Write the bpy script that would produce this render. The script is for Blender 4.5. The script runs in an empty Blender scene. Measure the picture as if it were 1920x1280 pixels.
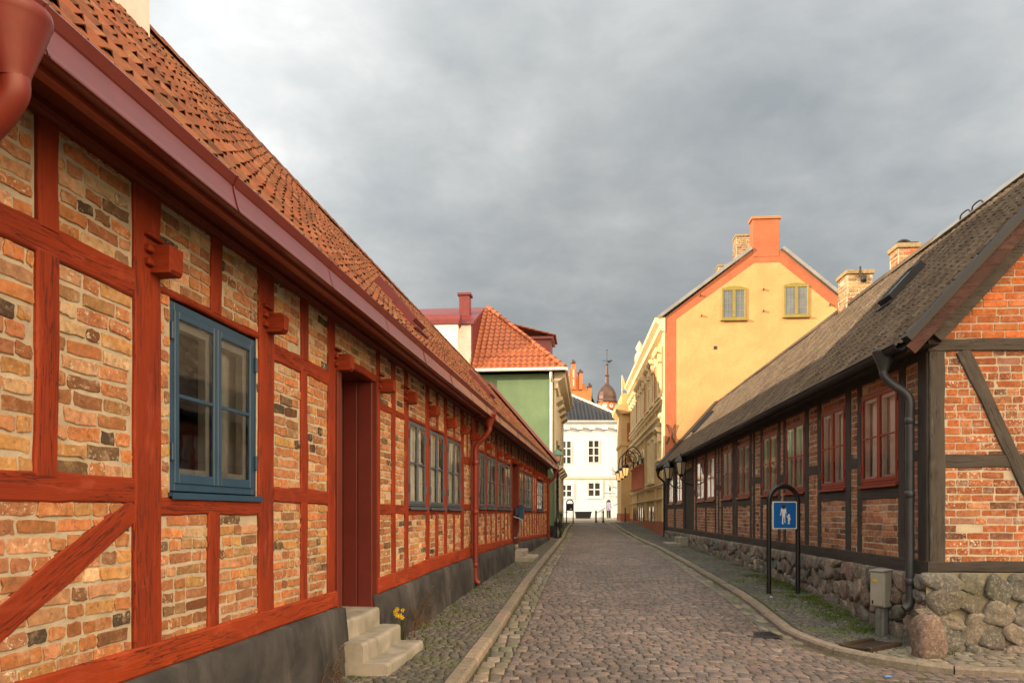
import bpy, math, random
import numpy as np
from mathutils import Vector, Matrix, noise as mnoise

R = random.Random(11)
sc = bpy.context.scene
COL = sc.collection
rad = math.radians

# ------------------------------------------------------------------ helpers: meshes
class MB:
    """collects geometry (verts, faces, per-vertex uv and colour) into one mesh"""
    def __init__(s, xf=None):
        s.v = []; s.f = []; s.uv = []; s.c = []; s.m = []; s.sm = []; s.xf = xf
    def add(s, vs, fs, uv=None, col=(1, 1, 1, 0), mat=0, smooth=False):
        b = len(s.v)
        if s.xf is not None:
            vs = [tuple(s.xf @ Vector(p)) for p in vs]
        s.v += vs
        s.uv += uv if uv is not None else [(p[0], p[2]) for p in vs]
        if isinstance(col, list): s.c += col
        else: s.c += [col] * len(vs)
        for f in fs:
            s.f.append(tuple(i + b for i in f)); s.m.append(mat); s.sm.append(smooth)
    def box(s, x0, x1, y0, y1, z0, z1, bev=0.0, col=(1, 1, 1, 0), mat=0):
        if x0 > x1: x0, x1 = x1, x0
        if y0 > y1: y0, y1 = y1, y0
        if z0 > z1: z0, z1 = z1, z0
        if bev <= 0:
            vs = [(x, y, z) for z in (z0, z1) for y in (y0, y1) for x in (x0, x1)]
            fs = [(0, 2, 3, 1), (4, 5, 7, 6), (0, 1, 5, 4), (2, 6, 7, 3), (0, 4, 6, 2), (1, 3, 7, 5)]
            s.add(vs, fs, col=col, mat=mat); return
        b = min(bev, (x1 - x0) * .45, (y1 - y0) * .45, (z1 - z0) * .45)
        c = ((x0 + x1) / 2, (y0 + y1) / 2, (z0 + z1) / 2)
        lo = (x0, y0, z0); hi = (x1, y1, z1)
        vs = []; idx = {}
        for sx in (0, 1):
            for sy in (0, 1):
                for sz in (0, 1):
                    sg = (sx, sy, sz)
                    for ax in range(3):
                        p = []
                        for k in range(3):
                            e = hi[k] if sg[k] else lo[k]
                            if k != ax: e += -b if sg[k] else b
                            p.append(e)
                        idx[(sg, ax)] = len(vs); vs.append(tuple(p))
        fs = []
        for ax in range(3):
            o = [k for k in range(3) if k != ax]
            for sd in (0, 1):
                q = []
                for (a, d) in ((0, 0), (1, 0), (1, 1), (0, 1)):
                    g = [0, 0, 0]; g[ax] = sd; g[o[0]] = a; g[o[1]] = d
                    q.append(idx[(tuple(g), ax)])
                fs.append(tuple(q))
            for (a, d) in ((0, 0), (1, 0), (1, 1), (0, 1)):
                g0 = [0, 0, 0]; g1 = [0, 0, 0]
                g0[ax] = 0; g1[ax] = 1
                for g in (g0, g1): g[o[0]] = a; g[o[1]] = d
                g0 = tuple(g0); g1 = tuple(g1)
                fs.append((idx[(g0, o[0])], idx[(g1, o[0])], idx[(g1, o[1])], idx[(g0, o[1])]))
        for sx in (0, 1):
            for sy in (0, 1):
                for sz in (0, 1):
                    g = (sx, sy, sz); fs.append(tuple(idx[(g, a)] for a in range(3)))
        s.add(vs, fs, col=col, mat=mat)
    def quad(s, a, b, c, d, uv=None, col=(1, 1, 1, 0), mat=0):
        s.add([a, b, c, d], [(0, 1, 2, 3)], uv, col, mat)
    def prism(s, poly, y0, y1, col=(1, 1, 1, 0), mat=0):
        """poly in (x,z), extruded in y"""
        n = len(poly)
        vs = [(p[0], y0, p[1]) for p in poly] + [(p[0], y1, p[1]) for p in poly]
        fs = [tuple(range(n)), tuple(range(2 * n - 1, n - 1, -1))]
        fs += [(i, i + n, (i + 1) % n + n, (i + 1) % n) for i in range(n)]
        s.add(vs, fs, col=col, mat=mat)
    def extrude(s, prof, x0, x1, col=(1, 1, 1, 0), mat=0, caps=True, smooth=False, wob=0, seg=1):
        """prof: closed polygon in (y,z) swept along x"""
        n = len(prof); vs = []; uv = []
        for k in range(seg + 1):
            x = x0 + (x1 - x0) * k / seg
            dz = wob * mnoise.noise((x * .7, 3.1, 0)) if wob else 0
            dy = wob * mnoise.noise((x * .6, 9.1, 0)) if wob else 0
            L = 0
            for i, p in enumerate(prof):
                vs.append((x, p[0] + dy, p[1] + dz)); uv.append((x, L))
                q = prof[(i + 1) % n]; L += math.hypot(q[0] - p[0], q[1] - p[1])
        fs = []
        for k in range(seg):
            for i in range(n):
                fs.append((k * n + i, k * n + (i + 1) % n, (k + 1) * n + (i + 1) % n, (k + 1) * n + i))
        s.add(vs, fs, uv, col, mat, smooth)
        if caps:
            s.add([(x0, p[0], p[1]) for p in prof], [tuple(range(n))], None, col, mat)
            s.add([(x1, p[0], p[1]) for p in prof], [tuple(range(n - 1, -1, -1))], None, col, mat)
    def tube(s, path, r, n=12, col=(1, 1, 1, 0), mat=0, cap=True, closed=False):
        P = [Vector(p) for p in path]; m = len(P)
        rs = r if isinstance(r, (list, tuple)) else [r] * m
        vs = []; uv = []; prev = None; L = 0
        for i in range(m):
            if closed: t = P[(i + 1) % m] - P[i - 1]
            else: t = P[min(i + 1, m - 1)] - P[max(i - 1, 0)]
            t.normalize()
            if prev is None:
                a = Vector((0, 0, 1)) if abs(t.z) < .9 else Vector((1, 0, 0))
                u = t.cross(a).normalized()
            else:
                u = (prev - t * prev.dot(t)).normalized()
            prev = u; w = t.cross(u)
            if i: L += (P[i] - P[i - 1]).length
            for k in range(n):
                a = 2 * math.pi * k / n
                vs.append(tuple(P[i] + (u * math.cos(a) + w * math.sin(a)) * rs[i])); uv.append((L, k / n * .3))
        fs = []
        for i in range(m if closed else m - 1):
            j = (i + 1) % m
            for k in range(n):
                fs.append((i * n + k, i * n + (k + 1) % n, j * n + (k + 1) % n, j * n + k))
        s.add(vs, fs, uv, col, mat, True)
        if cap and not closed:
            s.add(vs[:n], [tuple(range(n - 1, -1, -1))], None, col, mat)
            s.add(vs[-n:], [tuple(range(n))], None, col, mat)
    def lathe(s, prof, cx, cy, n=20, col=(1, 1, 1, 0), mat=0, smooth=True):
        """prof: list of (radius, z)"""
        vs = []
        for (r, z) in prof:
            for k in range(n):
                a = 2 * math.pi * k / n
                vs.append((cx + r * math.cos(a), cy + r * math.sin(a), z))
        fs = []
        for i in range(len(prof) - 1):
            for k in range(n):
                fs.append((i * n + k, i * n + (k + 1) % n, (i + 1) * n + (k + 1) % n, (i + 1) * n + k))
        s.add(vs, fs, None, col, mat, smooth)
    def build(s, name, mats, parent=None, label=None):
        me = bpy.data.meshes.new(name)
        me.from_pydata(s.v, [], s.f)
        if not isinstance(mats, (list, tuple)): mats = [mats]
        for m in mats: me.materials.append(m)
        nl = len(me.loops)
        li = np.empty(nl, dtype=np.int32); me.loops.foreach_get('vertex_index', li)
        ul = me.uv_layers.new(name='UVMap')
        ul.data.foreach_set('uv', np.array(s.uv, dtype=np.float32)[li].ravel())
        at = me.attributes.new('Col', 'FLOAT_COLOR', 'POINT')
        at.data.foreach_set('color', np.array(s.c, dtype=np.float32).ravel())
        me.polygons.foreach_set('material_index', np.array(s.m, dtype=np.int32))
        me.polygons.foreach_set('use_smooth', np.array(s.sm, dtype=bool))
        me.update()
        o = bpy.data.objects.new(name, me); COL.objects.link(o)
        if parent is not None: o.parent = parent
        if label: o['label'] = label
        return o

def tag(o, label=None, cat=None, group=None, kind=None):
    if label: o['label'] = label
    if cat: o['category'] = cat
    if group: o['group'] = group
    if kind: o['kind'] = kind
    return o
def thing(name, label, cat, loc=(0, 0, 0), rz=0.0, group=None):
    o = bpy.data.objects.new(name, None); COL.objects.link(o)
    o.location = loc; o.rotation_euler = (0, 0, rz); o.empty_display_size = .3
    return tag(o, label, cat, group)
def copy_tree(o, parent=None):
    c = o.copy(); COL.objects.link(c)
    if parent is not None: c.parent = parent
    for ch in list(o.children): copy_tree(ch, c)
    return c

# ------------------------------------------------------------------ helpers: materials
def nd(nt, t, ins=None, **props):
    n = nt.nodes.new(t)
    for k, v in props.items(): setattr(n, k, v)
    for k, v in (ins or {}).items():
        if isinstance(v, bpy.types.NodeSocket): nt.links.new(v, n.inputs[k])
        else: n.inputs[k].default_value = v
    return n
def c4(c): return (c[0], c[1], c[2], 1.0)
def new_mat(name):
    m = bpy.data.materials.new(name); m.use_nodes = True
    return m, m.node_tree, m.node_tree.nodes['Principled BSDF']
def objco(nt): return nd(nt, 'ShaderNodeTexCoord').outputs['Object']
def uvco(nt): return nd(nt, 'ShaderNodeTexCoord').outputs['UV']
def scalev(nt, v, s): return nd(nt, 'ShaderNodeMapping', {'Vector': v, 'Scale': s}).outputs[0]
def noise(nt, vec, scale, detail=4, rough=.55, dist=0.0):
    return nd(nt, 'ShaderNodeTexNoise', {'Vector': vec, 'Scale': scale, 'Detail': detail, 'Roughness': rough, 'Distortion': dist}).outputs['Fac']
def ramp(nt, fac, stops):
    n = nd(nt, 'ShaderNodeValToRGB', {'Fac': fac}); e = n.color_ramp.elements
    while len(e) < len(stops): e.new(.5)
    for i, (p, c) in enumerate(stops):
        e[i].position = p; e[i].color = c4(c) if isinstance(c, (tuple, list)) else (c, c, c, 1)
    return n.outputs['Color']
def mixc(nt, f, a, b, bt='MIX'):
    n = nd(nt, 'ShaderNodeMix', data_type='RGBA', blend_type=bt)
    for i, v in ((0, f), (6, a), (7, b)):
        if isinstance(v, bpy.types.NodeSocket): nt.links.new(v, n.inputs[i])
        elif i == 0: n.inputs[i].default_value = v
        else: n.inputs[i].default_value = c4(v)
    return n.outputs[2]
def mth(nt, op, a, b=None, clamp=False):
    n = nd(nt, 'ShaderNodeMath', operation=op, use_clamp=clamp)
    for i, v in ((0, a), (1, b)):
        if v is None: continue
        if isinstance(v, bpy.types.NodeSocket): nt.links.new(v, n.inputs[i])
        else: n.inputs[i].default_value = v
    return n.outputs[0]
def bump(nt, b, h, strength=.3, dist=.01):
    n = nd(nt, 'ShaderNodeBump', {'Height': h, 'Strength': strength, 'Distance': dist})
    nt.links.new(n.outputs[0], b.inputs['Normal'])
def link(nt, s, b, name='Base Color'): nt.links.new(s, b.inputs[name])

def surf(name, col, col2=None, scale=3.0, rough=.8, bmp=.25, bscale=60, bdist=.004, spec=.3, stain=None, metallic=0.0, lo=.35, hi=.65):
    m, nt, b = new_mat(name)
    co = objco(nt)
    col2 = col2 or tuple(c * .72 for c in col)
    f = ramp(nt, noise(nt, co, scale, 6, .6, .4), [(lo, 0.0), (hi, 1.0)])
    c = mixc(nt, f, col2, col)
    fine = noise(nt, co, bscale, 4, .6)
    c = mixc(nt, mth(nt, 'MULTIPLY', mth(nt, 'SUBTRACT', fine, .35, True), .55), c, tuple(x * .6 for x in col))
    if stain:
        sv = scalev(nt, co, (stain[1], stain[1], stain[1] * .18))
        sf = ramp(nt, noise(nt, sv, 1.0, 6, .6), [(.52, 0.0), (.72, 1.0)])
        c = mixc(nt, mth(nt, 'MULTIPLY', sf, stain[2]), c, stain[0])
    link(nt, c, b)
    b.inputs['Roughness'].default_value = rough
    b.inputs['Specular IOR Level'].default_value = spec
    b.inputs['Metallic'].default_value = metallic
    if bmp: bump(nt, b, mth(nt, 'ADD', fine, mth(nt, 'MULTIPLY', noise(nt, co, bscale * .18, 3), 1.5)), bmp, bdist)
    return m

def brick_mat(name, fleck=(.74, .64, .5), smear=(.50, .42, .30), sm_=.55):
    m, nt, b = new_mat(name)
    co = objco(nt)
    at = nd(nt, 'ShaderNodeAttribute', attribute_name='Col')
    n1 = noise(nt, co, 22, 6, .65); n2 = noise(nt, co, 90, 4, .6)
    c = mixc(nt, ramp(nt, n1, [(.3, 0.0), (.7, 1.0)]), nd(nt, 'ShaderNodeMix', {0: .55, 6: at.outputs['Color'], 7: (.06, .035, .02, 1)}, data_type='RGBA').outputs[2], at.outputs['Color'])
    c = mixc(nt, mth(nt, 'MULTIPLY', ramp(nt, noise(nt, co, 31, 6, .75, .5), [(.55, 0.0), (.66, 1.0)]), .6), c, (.10, .05, .025))
    c = mixc(nt, mth(nt, 'MULTIPLY', ramp(nt, noise(nt, co, 13, 5, .7), [(.52, 0.0), (.68, 1.0)]), .35), c, (.60, .38, .20))
    soot = ramp(nt, noise(nt, co, 1.7, 5, .6), [(.42, 1.0), (.68, .0)])
    c = mixc(nt, mth(nt, 'MULTIPLY', mth(nt, 'SUBTRACT', 1.0, soot), .5), c, mixc(nt, 1.0, c, (.55, .47, .38), 'MULTIPLY'))
    sf = ramp(nt, noise(nt, co, 8, 7, .72, .5), [(.55, 0.0), (.66, 1.0)])
    sa = ramp(nt, noise(nt, co, 1.1, 3), [(.42, .15), (.62, 1.0)])
    c = mixc(nt, mth(nt, 'MULTIPLY', mth(nt, 'MULTIPLY', sf, sa), sm_), c, smear)
    fl = ramp(nt, noise(nt, co, 42, 5, .7, .6), [(.56, 0.0), (.62, 1.0)])
    area = ramp(nt, noise(nt, co, 2.3, 3), [(.38, .25), (.6, 1.0)])
    c = mixc(nt, mth(nt, 'MULTIPLY', mth(nt, 'MULTIPLY', fl, at.outputs['Alpha']), area), c, fleck)
    link(nt, c, b); b.inputs['Roughness'].default_value = .88
    b.inputs['Specular IOR Level'].default_value = .25
    bump(nt, b, mth(nt, 'ADD', n1, mth(nt, 'MULTIPLY', n2, .6)), .55, .006)
    return m

def stone_mat(name, rough=.85, moss=0.0, lich=.3, mosscol=(.09, .12, .03), fine=55, bs=.5, bd=.008):
    m, nt, b = new_mat(name)
    co = objco(nt)
    at = nd(nt, 'ShaderNodeAttribute', attribute_name='Col')
    n1 = noise(nt, co, 14, 7, .7); n2 = noise(nt, co, fine, 5, .65)
    c = mixc(nt, ramp(nt, n1, [(.32, 0.0), (.68, 1.0)]), mixc(nt, .55, at.outputs['Color'], (.03, .025, .02)), at.outputs['Color'])
    c = mixc(nt, mth(nt, 'MULTIPLY', ramp(nt, n2, [(.5, 0.0), (.7, 1.0)]), lich), c, (.5, .46, .4))
    if moss:
        mf = ramp(nt, noise(nt, co, 1.3, 5, .6), [(.5, 0.0), (.66, 1.0)])
        c = mixc(nt, mth(nt, 'MULTIPLY', mf, moss), c, mosscol)
    link(nt, c, b); b.inputs['Roughness'].default_value = rough
    bump(nt, b, mth(nt, 'ADD', n1, mth(nt, 'MULTIPLY', n2, .5)), bs, bd)
    return m

def timber_mat(name, col, dark, crack=(.02, .008, .005), rough=.75, worn=None):
    m, nt, b = new_mat(name)
    uv = uvco(nt)
    g = noise(nt, scalev(nt, uv, (5, 70, 1)), 1.0, 6, .65, .4)
    big = noise(nt, scalev(nt, uv, (1.6, 4, 1)), 1.0, 4, .6)
    c = mixc(nt, ramp(nt, big, [(.3, 0.0), (.7, 1.0)]), dark, col)
    c = mixc(nt, mth(nt, 'MULTIPLY', ramp(nt, g, [(.35, 1.0), (.6, 0.0)]), .3), c, tuple(x * .45 for x in col))
    kn = ramp(nt, noise(nt, scalev(nt, uv, (14, 30, 1)), 1.0, 6, .75, .8), [(.63, 0.0), (.70, 1.0)])
    c = mixc(nt, mth(nt, 'MULTIPLY', kn, .45), c, tuple(x * .32 for x in col))
    fd = ramp(nt, noise(nt, scalev(nt, uv, (2.1, 6, 1)), 1.0, 6, .7, .4), [(.55, 0.0), (.68, 1.0)])
    c = mixc(nt, mth(nt, 'MULTIPLY', fd, .45), c, tuple(min(1, x * 1.25 + .03) for x in col))
    ck = noise(nt, scalev(nt, uv, (1.6, 40, 1)), 1.0, 4, .6, .6)
    ckf = ramp(nt, mth(nt, 'ABSOLUTE', mth(nt, 'SUBTRACT', ck, .5)), [(.0, 1.0), (.02, 0.0)])
    msk = ramp(nt, noise(nt, scalev(nt, uv, (1.3, 6, 1)), 1.0, 2), [(.42, 0.0), (.52, 1.0)])
    f = mth(nt, 'MULTIPLY', ckf, msk)
    c = mixc(nt, mth(nt, 'MULTIPLY', f, .85), c, crack)
    if worn:
        wf = ramp(nt, noise(nt, scalev(nt, uv, (3, 9, 1)), 1.0, 6, .7), [(.64, 0.0), (.7, 1.0)])
        c = mixc(nt, wf, c, worn)
    link(nt, c, b); b.inputs['Roughness'].default_value = rough
    b.inputs['Specular IOR Level'].default_value = .25
    bump(nt, b, mth(nt, 'SUBTRACT', mth(nt, 'MULTIPLY', g, .6), f), .5, .006)
    return m

def tile_mat(name, cols, rough=.75, moss=None, dirt=.35, spec=.3, lich=None):
    """uv counts tiles: every tile gets its own tone"""
    m, nt, b = new_mat(name)
    uv = uvco(nt); co = objco(nt)
    cell = nd(nt, 'ShaderNodeVectorMath', {0: uv}, operation='FLOOR').outputs[0]
    wn = nd(nt, 'ShaderNodeTexWhiteNoise', {'Vector': cell}, noise_dimensions='2D').outputs['Value']
    st = [(i / (len(cols) - 1), c) for i, c in enumerate(cols)]
    c = ramp(nt, wn, st)
    n1 = noise(nt, co, 9, 6, .65)
    c = mixc(nt, mth(nt, 'MULTIPLY', ramp(nt, n1, [(.45, 0.0), (.7, 1.0)]), dirt), c, (.05, .04, .03))
    if lich:
        lf = ramp(nt, noise(nt, co, 26, 5, .7), [(.62, 0.0), (.7, 1.0)])
        c = mixc(nt, mth(nt, 'MULTIPLY', lf, lich[1]), c, lich[0])
    if moss:
        mf = ramp(nt, noise(nt, co, 1.1, 6, .65), [(moss[1], 0.0), (moss[1] + .2, 1.0)])
        c = mixc(nt, mth(nt, 'MULTIPLY', mf, moss[2]), c, moss[0])
    link(nt, c, b); b.inputs['Roughness'].default_value = rough
    b.inputs['Specular IOR Level'].default_value = spec
    bump(nt, b, noise(nt, co, 45, 5, .6), .3, .006)
    return m

def paint(name, col, rough=.4, spec=.5, var=.8, bmp=.08):
    return surf(name, col, tuple(c * var for c in col), 4, rough, bmp, 40, .003, spec)

def glass_mat(name='window_glass', tint=(.82, .88, .86), ior=2.5, wav=.05):
    m, nt, b = new_mat(name)
    out = nt.nodes['Material Output']
    bp = nd(nt, 'ShaderNodeBump', {'Height': noise(nt, objco(nt), 5, 2), 'Strength': wav, 'Distance': .05}).outputs[0]
    gl = nd(nt, 'ShaderNodeBsdfGlossy', {'Color': (.95, .97, 1, 1), 'Roughness': .03, 'Normal': bp})
    tr = nd(nt, 'ShaderNodeBsdfTransparent', {'Color': c4(tint)})
    fr = nd(nt, 'ShaderNodeFresnel', {'IOR': ior, 'Normal': bp})
    mx = nd(nt, 'ShaderNodeMixShader', {0: fr.outputs[0], 1: tr.outputs[0], 2: gl.outputs[0]})
    nt.links.new(mx.outputs[0], out.inputs['Surface'])
    return m

M = {}
M['red_timber'] = timber_mat('red_timber', (.28, .036, .0075), (.18, .022, .0055), worn=None)
M['red_sill'] = timber_mat('red_sill_timber', (.35, .048, .009), (.22, .029, .007), worn=(.10, .07, .05))
M['dark_timber'] = timber_mat('dark_timber', (.066, .056, .048), (.040, .034, .030), (.006, .005, .004))
M['grey_timber'] = timber_mat('weathered_timber', (.085, .072, .06), (.05, .043, .037), (.008, .007, .006))
M['door_red'] = paint('dark_red_paint', (.12, .018, .014), .5, .4)
M['cornice_red'] = paint('cornice_red', (.14, .022, .010), .6, .3)
M['pipe_red'] = paint('pipe_red', (.20, .028, .016), .42, .4)
M['fascia_red'] = paint('fascia_red', (.26, .045, .014), .5, .4)
M['gutter_red'] = paint('gutter_red', (.165, .027, .020), .40, .5)
b_ = M['gutter_red'].node_tree.nodes['Principled BSDF']; b_.inputs['Coat Weight'].default_value = .4; b_.inputs['Coat Roughness'].default_value = .25; b_.inputs['Coat IOR'].default_value = 1.55
M['blue'] = paint('blue_paint', (.024, .070, .128), .42, .45)
M['greyblue'] = paint('faded_blue_paint', (.075, .10, .13), .45, .45)
M['red_frame'] = paint('window_red', (.26, .035, .018), .42, .45)
M['white_frame'] = paint('white_paint', (.78, .76, .70), .5, .4)
M['brick'] = brick_mat('old_brick')
M['mortar'] = surf('lime_mortar', (.50, .43, .32), (.36, .305, .22), 6, .95, .5, 70, .008, .1)
M['plinth_mortar'] = surf('plinth_mortar', (.29, .25, .18), (.17, .155, .10), 4, .95, .6, 40, .015, .1)
M['mortar2'] = surf('grey_mortar', (.54, .46, .34), (.41, .34, .25), 6, .95, .5, 70, .008, .1)
M['plinth'] = surf('dark_plaster', (.062, .060, .060), (.020, .020, .021), 2.2, .85, .5, 26, .012, .3, stain=((.16, .15, .14), 2.0, .5))
M['step'] = surf('worn_stone', (.36, .335, .29), (.23, .215, .175), 4, .85, .3, 55, .005, .2, stain=((.14, .14, .085), 4.5, .45))
M['granite'] = stone_mat('kerb_granite', .85, .12, .35)
M['sett'] = stone_mat('sett_stone', .62, 0, .25)
M['small_sett'] = stone_mat('small_sett_stone', .7, .55, .2, (.085, .11, .03))
M['rubble'] = stone_mat('field_stone', .9, .4, .45, (.12, .115, .05), 30, .8, .03)
M['bed'] = surf('sett_joint', (.12, .10, .075), (.07, .07, .04), 2.5, .95, .5, 60, .01, .1)
M['bed2'] = surf('mossy_joint', (.07, .075, .045), (.06, .085, .02), 1.5, .95, .5, 60, .01, .1)
M['earth'] = surf('earth', (.16, .14, .11), (.11, .10, .08), .6, .95, .4, 12, .02, .1)
M['plaza'] = surf('plaza_paving', (.36, .32, .26), (.26, .23, .19), .8, .9, .4, 14, .02, .2)
M['tile_red'] = tile_mat('old_clay_tile', [(.085, .035, .02), (.20, .064, .031), (.25, .082, .038), (.215, .07, .034), (.28, .12, .062), (.14, .05, .027)], .9, ((.20, .13, .06), .5, .5), .75, .2, ((.45, .33, .2), .4))
M['tile_orange'] = tile_mat('new_clay_tile', [(.29, .08, .029), (.35, .105, .038), (.32, .09, .032)], .42, None, .2, .5)
M['tile_grey'] = tile_mat('mossy_grey_tile', [(.056, .040, .028), (.098, .071, .050), (.125, .092, .064), (.075, .055, .039), (.155, .117, .082)], .9, ((.11, .09, .028), .56, .4), .55, .15, ((.42, .38, .32), .6))
M['tile_black'] = tile_mat('black_glazed_tile', [(.015, .016, .02), (.03, .031, .036), (.022, .023, .027)], .35, None, .0, .5)
M['under'] = surf('roof_underlay', (.035, .02, .014), None, 3, .95, .1, 20, .01, .05)
M['glass'] = glass_mat('window_glass', (.94, .96, .95), 1.55, .04)
M['glass_old'] = glass_mat('old_window_glass', (.94, .96, .94), 2.4, .012)
M['glass_low'] = glass_mat('clear_window_glass', (.96, .97, .96), 1.38, .03)
M['curtain'] = surf('curtain_cloth', (.90, .88, .80), (.84, .81, .73), 6, .95, .2, 40, .005, .1)
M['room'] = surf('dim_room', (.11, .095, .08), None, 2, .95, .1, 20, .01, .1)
M['dark_metal'] = paint('dark_grey_metal', (.026, .027, .029), .55, .3)
M['grey_pipe'] = surf('grey_pipe_metal', (.042, .046, .052), (.026, .028, .032), 5, .42, .1, 40, .003, .5)
M['zinc_old'] = surf('galvanised_metal', (.20, .21, .20), (.12, .125, .115), 6, .6, .15, 40, .003, .4, stain=((.10, .09, .06), 5, .5))
M['zinc'] = surf('zinc_metal', (.24, .25, .26), (.18, .185, .19), 3, .45, .1, 30, .003, .5, metallic=.3)
M['black'] = paint('black_paint', (.012, .012, .013), .35, .5)
M['yellow'] = surf('yellow_stucco', (.55, .325, .15), (.485, .275, .12), 1.1, .9, .5, 9, .02, .15, stain=((.40, .235, .11), .8, .4))
M['yellow2'] = surf('ochre_stucco', (.62, .43, .21), (.54, .36, .165), 1.6, .9, .3, 14, .015, .15, stain=((.30, .18, .08), .9, .35))
M['cream'] = surf('cream_stucco', (.78, .64, .40), (.69, .55, .32), 2, .85, .2, 20, .01, .2)
M['orange'] = surf('orange_stucco', (.40, .135, .07), (.33, .11, .058), 1.6, .9, .4, 12, .015, .15, stain=((.25, .10, .06), 1.2, .4))
M['redpanel'] = surf('red_stucco', (.42, .145, .085), (.36, .12, .07), 2, .9, .2, 20, .01, .15)
M['white'] = surf('white_stucco', (.60, .635, .665), (.54, .57, .595), .8, .9, .2, 10, .01, .2, stain=((.45, .45, .43), .5, .35))
M['offwhite'] = surf('off_white_stucco', (.72, .70, .64), (.60, .57, .52), 1.5, .9, .3, 12, .01, .2)
M['green'] = surf('green_stucco', (.16, .24, .14), (.13, .20, .115), 1.0, .9, .3, 11, .012, .15, stain=((.10, .15, .09), .7, .4))
M['beige'] = surf('beige_paint', (.52, .46, .34), (.45, .39, .29), 2, .8, .15, 20, .01, .25)
M['olive_frame'] = paint('olive_frame', (.24, .19, .04), .5, .4)
M['red_metal'] = paint('red_sheet_metal', (.17, .026, .024), .4, .5)
M['pane_blue'] = surf('reflecting_pane', (.10, .13, .16), (.07, .09, .11), 1.5, .12, 0, 10, .01, .6)
M['pane_dark'] = surf('dark_pane', (.035, .04, .04), None, 1.5, .08, 0, 10, .01, .6)
M['chimney_brick'] = brick_mat('chimney_brick', sm_=.2)
M['brick_right'] = brick_mat('weathered_red_brick', smear=(.46, .38, .28), sm_=.55)
M['brick_gable'] = brick_mat('gable_brick', smear=(.56, .50, .42), sm_=.5)
M['far_brick'] = surf('far_orange_brick', (.56, .20, .08), (.47, .16, .065), .6, .9, .2, 4, .02, .1)
M['copper'] = surf('brown_copper', (.095, .052, .040), (.065, .037, .03), 1.2, .45, .1, 8, .01, .5, metallic=.3)
M['verdigris'] = surf('green_copper', (.13, .24, .19), (.07, .13, .11), 1, .7, .1, 8, .01, .3)
M['bark'] = surf('bark', (.06, .045, .035), None, 8, .95, .3, 40, .01, .1)
M['sign_blue'] = paint('sign_blue', (.006, .13, .46), .4, .4, .95, 0)
M['sign_white'] = paint('sign_white', (.78, .80, .82), .45, .4, .97, 0)
M['sticker'] = surf('brown_sticker', (.035, .015, .01), (.09, .06, .05), 60, .7, 0)
M['cabinet'] = surf('cabinet_grey', (.36, .345, .30), (.27, .255, .215), 4, .6, .15, 40, .003, .3, stain=((.16, .14, .1), 5, .4))
M['yellow_label'] = paint('yellow_label', (.6, .42, .05), .6, .3)
M['leaf'] = surf('leaf_green', (.055, .11, .02), (.035, .07, .015), 8, .6, .1, 40, .003, .3)
M['moss'] = surf('moss_green', (.10, .145, .022), (.06, .09, .018), 9, .9, .3, 60, .005, .1)
M['dry'] = surf('dry_stalk', (.16, .085, .04), (.09, .05, .025), 8, .8, .1, 40, .003, .1)
M['petal'] = paint('daffodil_yellow', (.80, .55, .02), .6, .3)
M['channel'] = surf('wet_channel', (.06, .042, .028), (.03, .021, .015), 3, .4, .3, 30, .008, .5)
M['lavender'] = paint('lavender_panel', (.40, .38, .62), .5, .3)
M['terracotta'] = surf('terracotta', (.45, .2, .1), None, 4, .85, .2, 30, .005, .2)
M['wrapper'] = paint('blue_wrapper', (.15, .3, .7), .3, .5)
def lamp_glass(name, col, st):
    m, nt, b = new_mat(name)
    b.inputs['Base Color'].default_value = c4(col); b.inputs['Roughness'].default_value = .25
    if st:
        b.inputs['Emission Color'].default_value = (1, .5, .16, 1); b.inputs['Emission Strength'].default_value = st
    return m
M['lit'] = lamp_glass('lit_lamp_glass', (.45, .33, .18), .55)
M['unlit'] = lamp_glass('lamp_glass', (.42, .36, .24), 0)

# ------------------------------------------------------------------ ground profile and street lines (metres; y = distance up the street)
H0 = 1.5
GP = [(-60, -1.1), (0, -.1), (6.85, .03), (10, .09), (14, .19), (19, .28), (25, .36), (31, .45), (38, .66), (44, .83), (50, .95), (60, 1.08), (72, 1.16), (120, 1.2), (900, 1.3)]
def interp(T, x):
    if x <= T[0][0]: return T[0][1]
    for (a, b) in zip(T, T[1:]):
        if x <= b[0]: return a[1] + (b[1] - a[1]) * (x - a[0]) / (b[0] - a[0])
    return T[-1][1]
def sm(a, b, x):
    t = max(0, min(1, (x - a) / (b - a))); return t * t * (3 - 2 * t)
def gz(x, y):
    return interp(GP, y) - .15 * sm(1.8, 4.2, x) * (1 - sm(8.5, 12.5, y))
def wallL(y): return .1285 * y - 2.45
def wallR(y): return .0736 * y + 4.07
KL = [(-20, -2.9), (0, -1.12), (6.85, -.45), (8.6, -.27), (15.6, .40), (33, 2.22), (38, 2.68), (48, 3.80)]
KR = [(-20, 30), (6.6, 30), (7.30, 6.2), (7.5, 5.0), (7.73, 4.42), (8.03, 4.02), (8.4, 3.72), (8.9, 3.53), (9.6, 3.46), (11.2, 3.6), (14.5, 3.86), (24.4, 4.72), (37.6, 5.45), (48, 6.2)]
def kl(y): return interp(KL, y)
def kr(y): return interp(KR, y)

def strip(mb, ys, xa, xb, dz, n=4, mat=0):
    for a, b in zip(ys, ys[1:]):
        for k in range(n):
            q = []
            for (y, t) in ((a, k / n), (a, (k + 1) / n), (b, (k + 1) / n), (b, k / n)):
                x = xa(y) + (xb(y) - xa(y)) * t; q.append((x, y, gz(x, y) + dz))
            mb.quad(*q, mat=mat)

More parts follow.
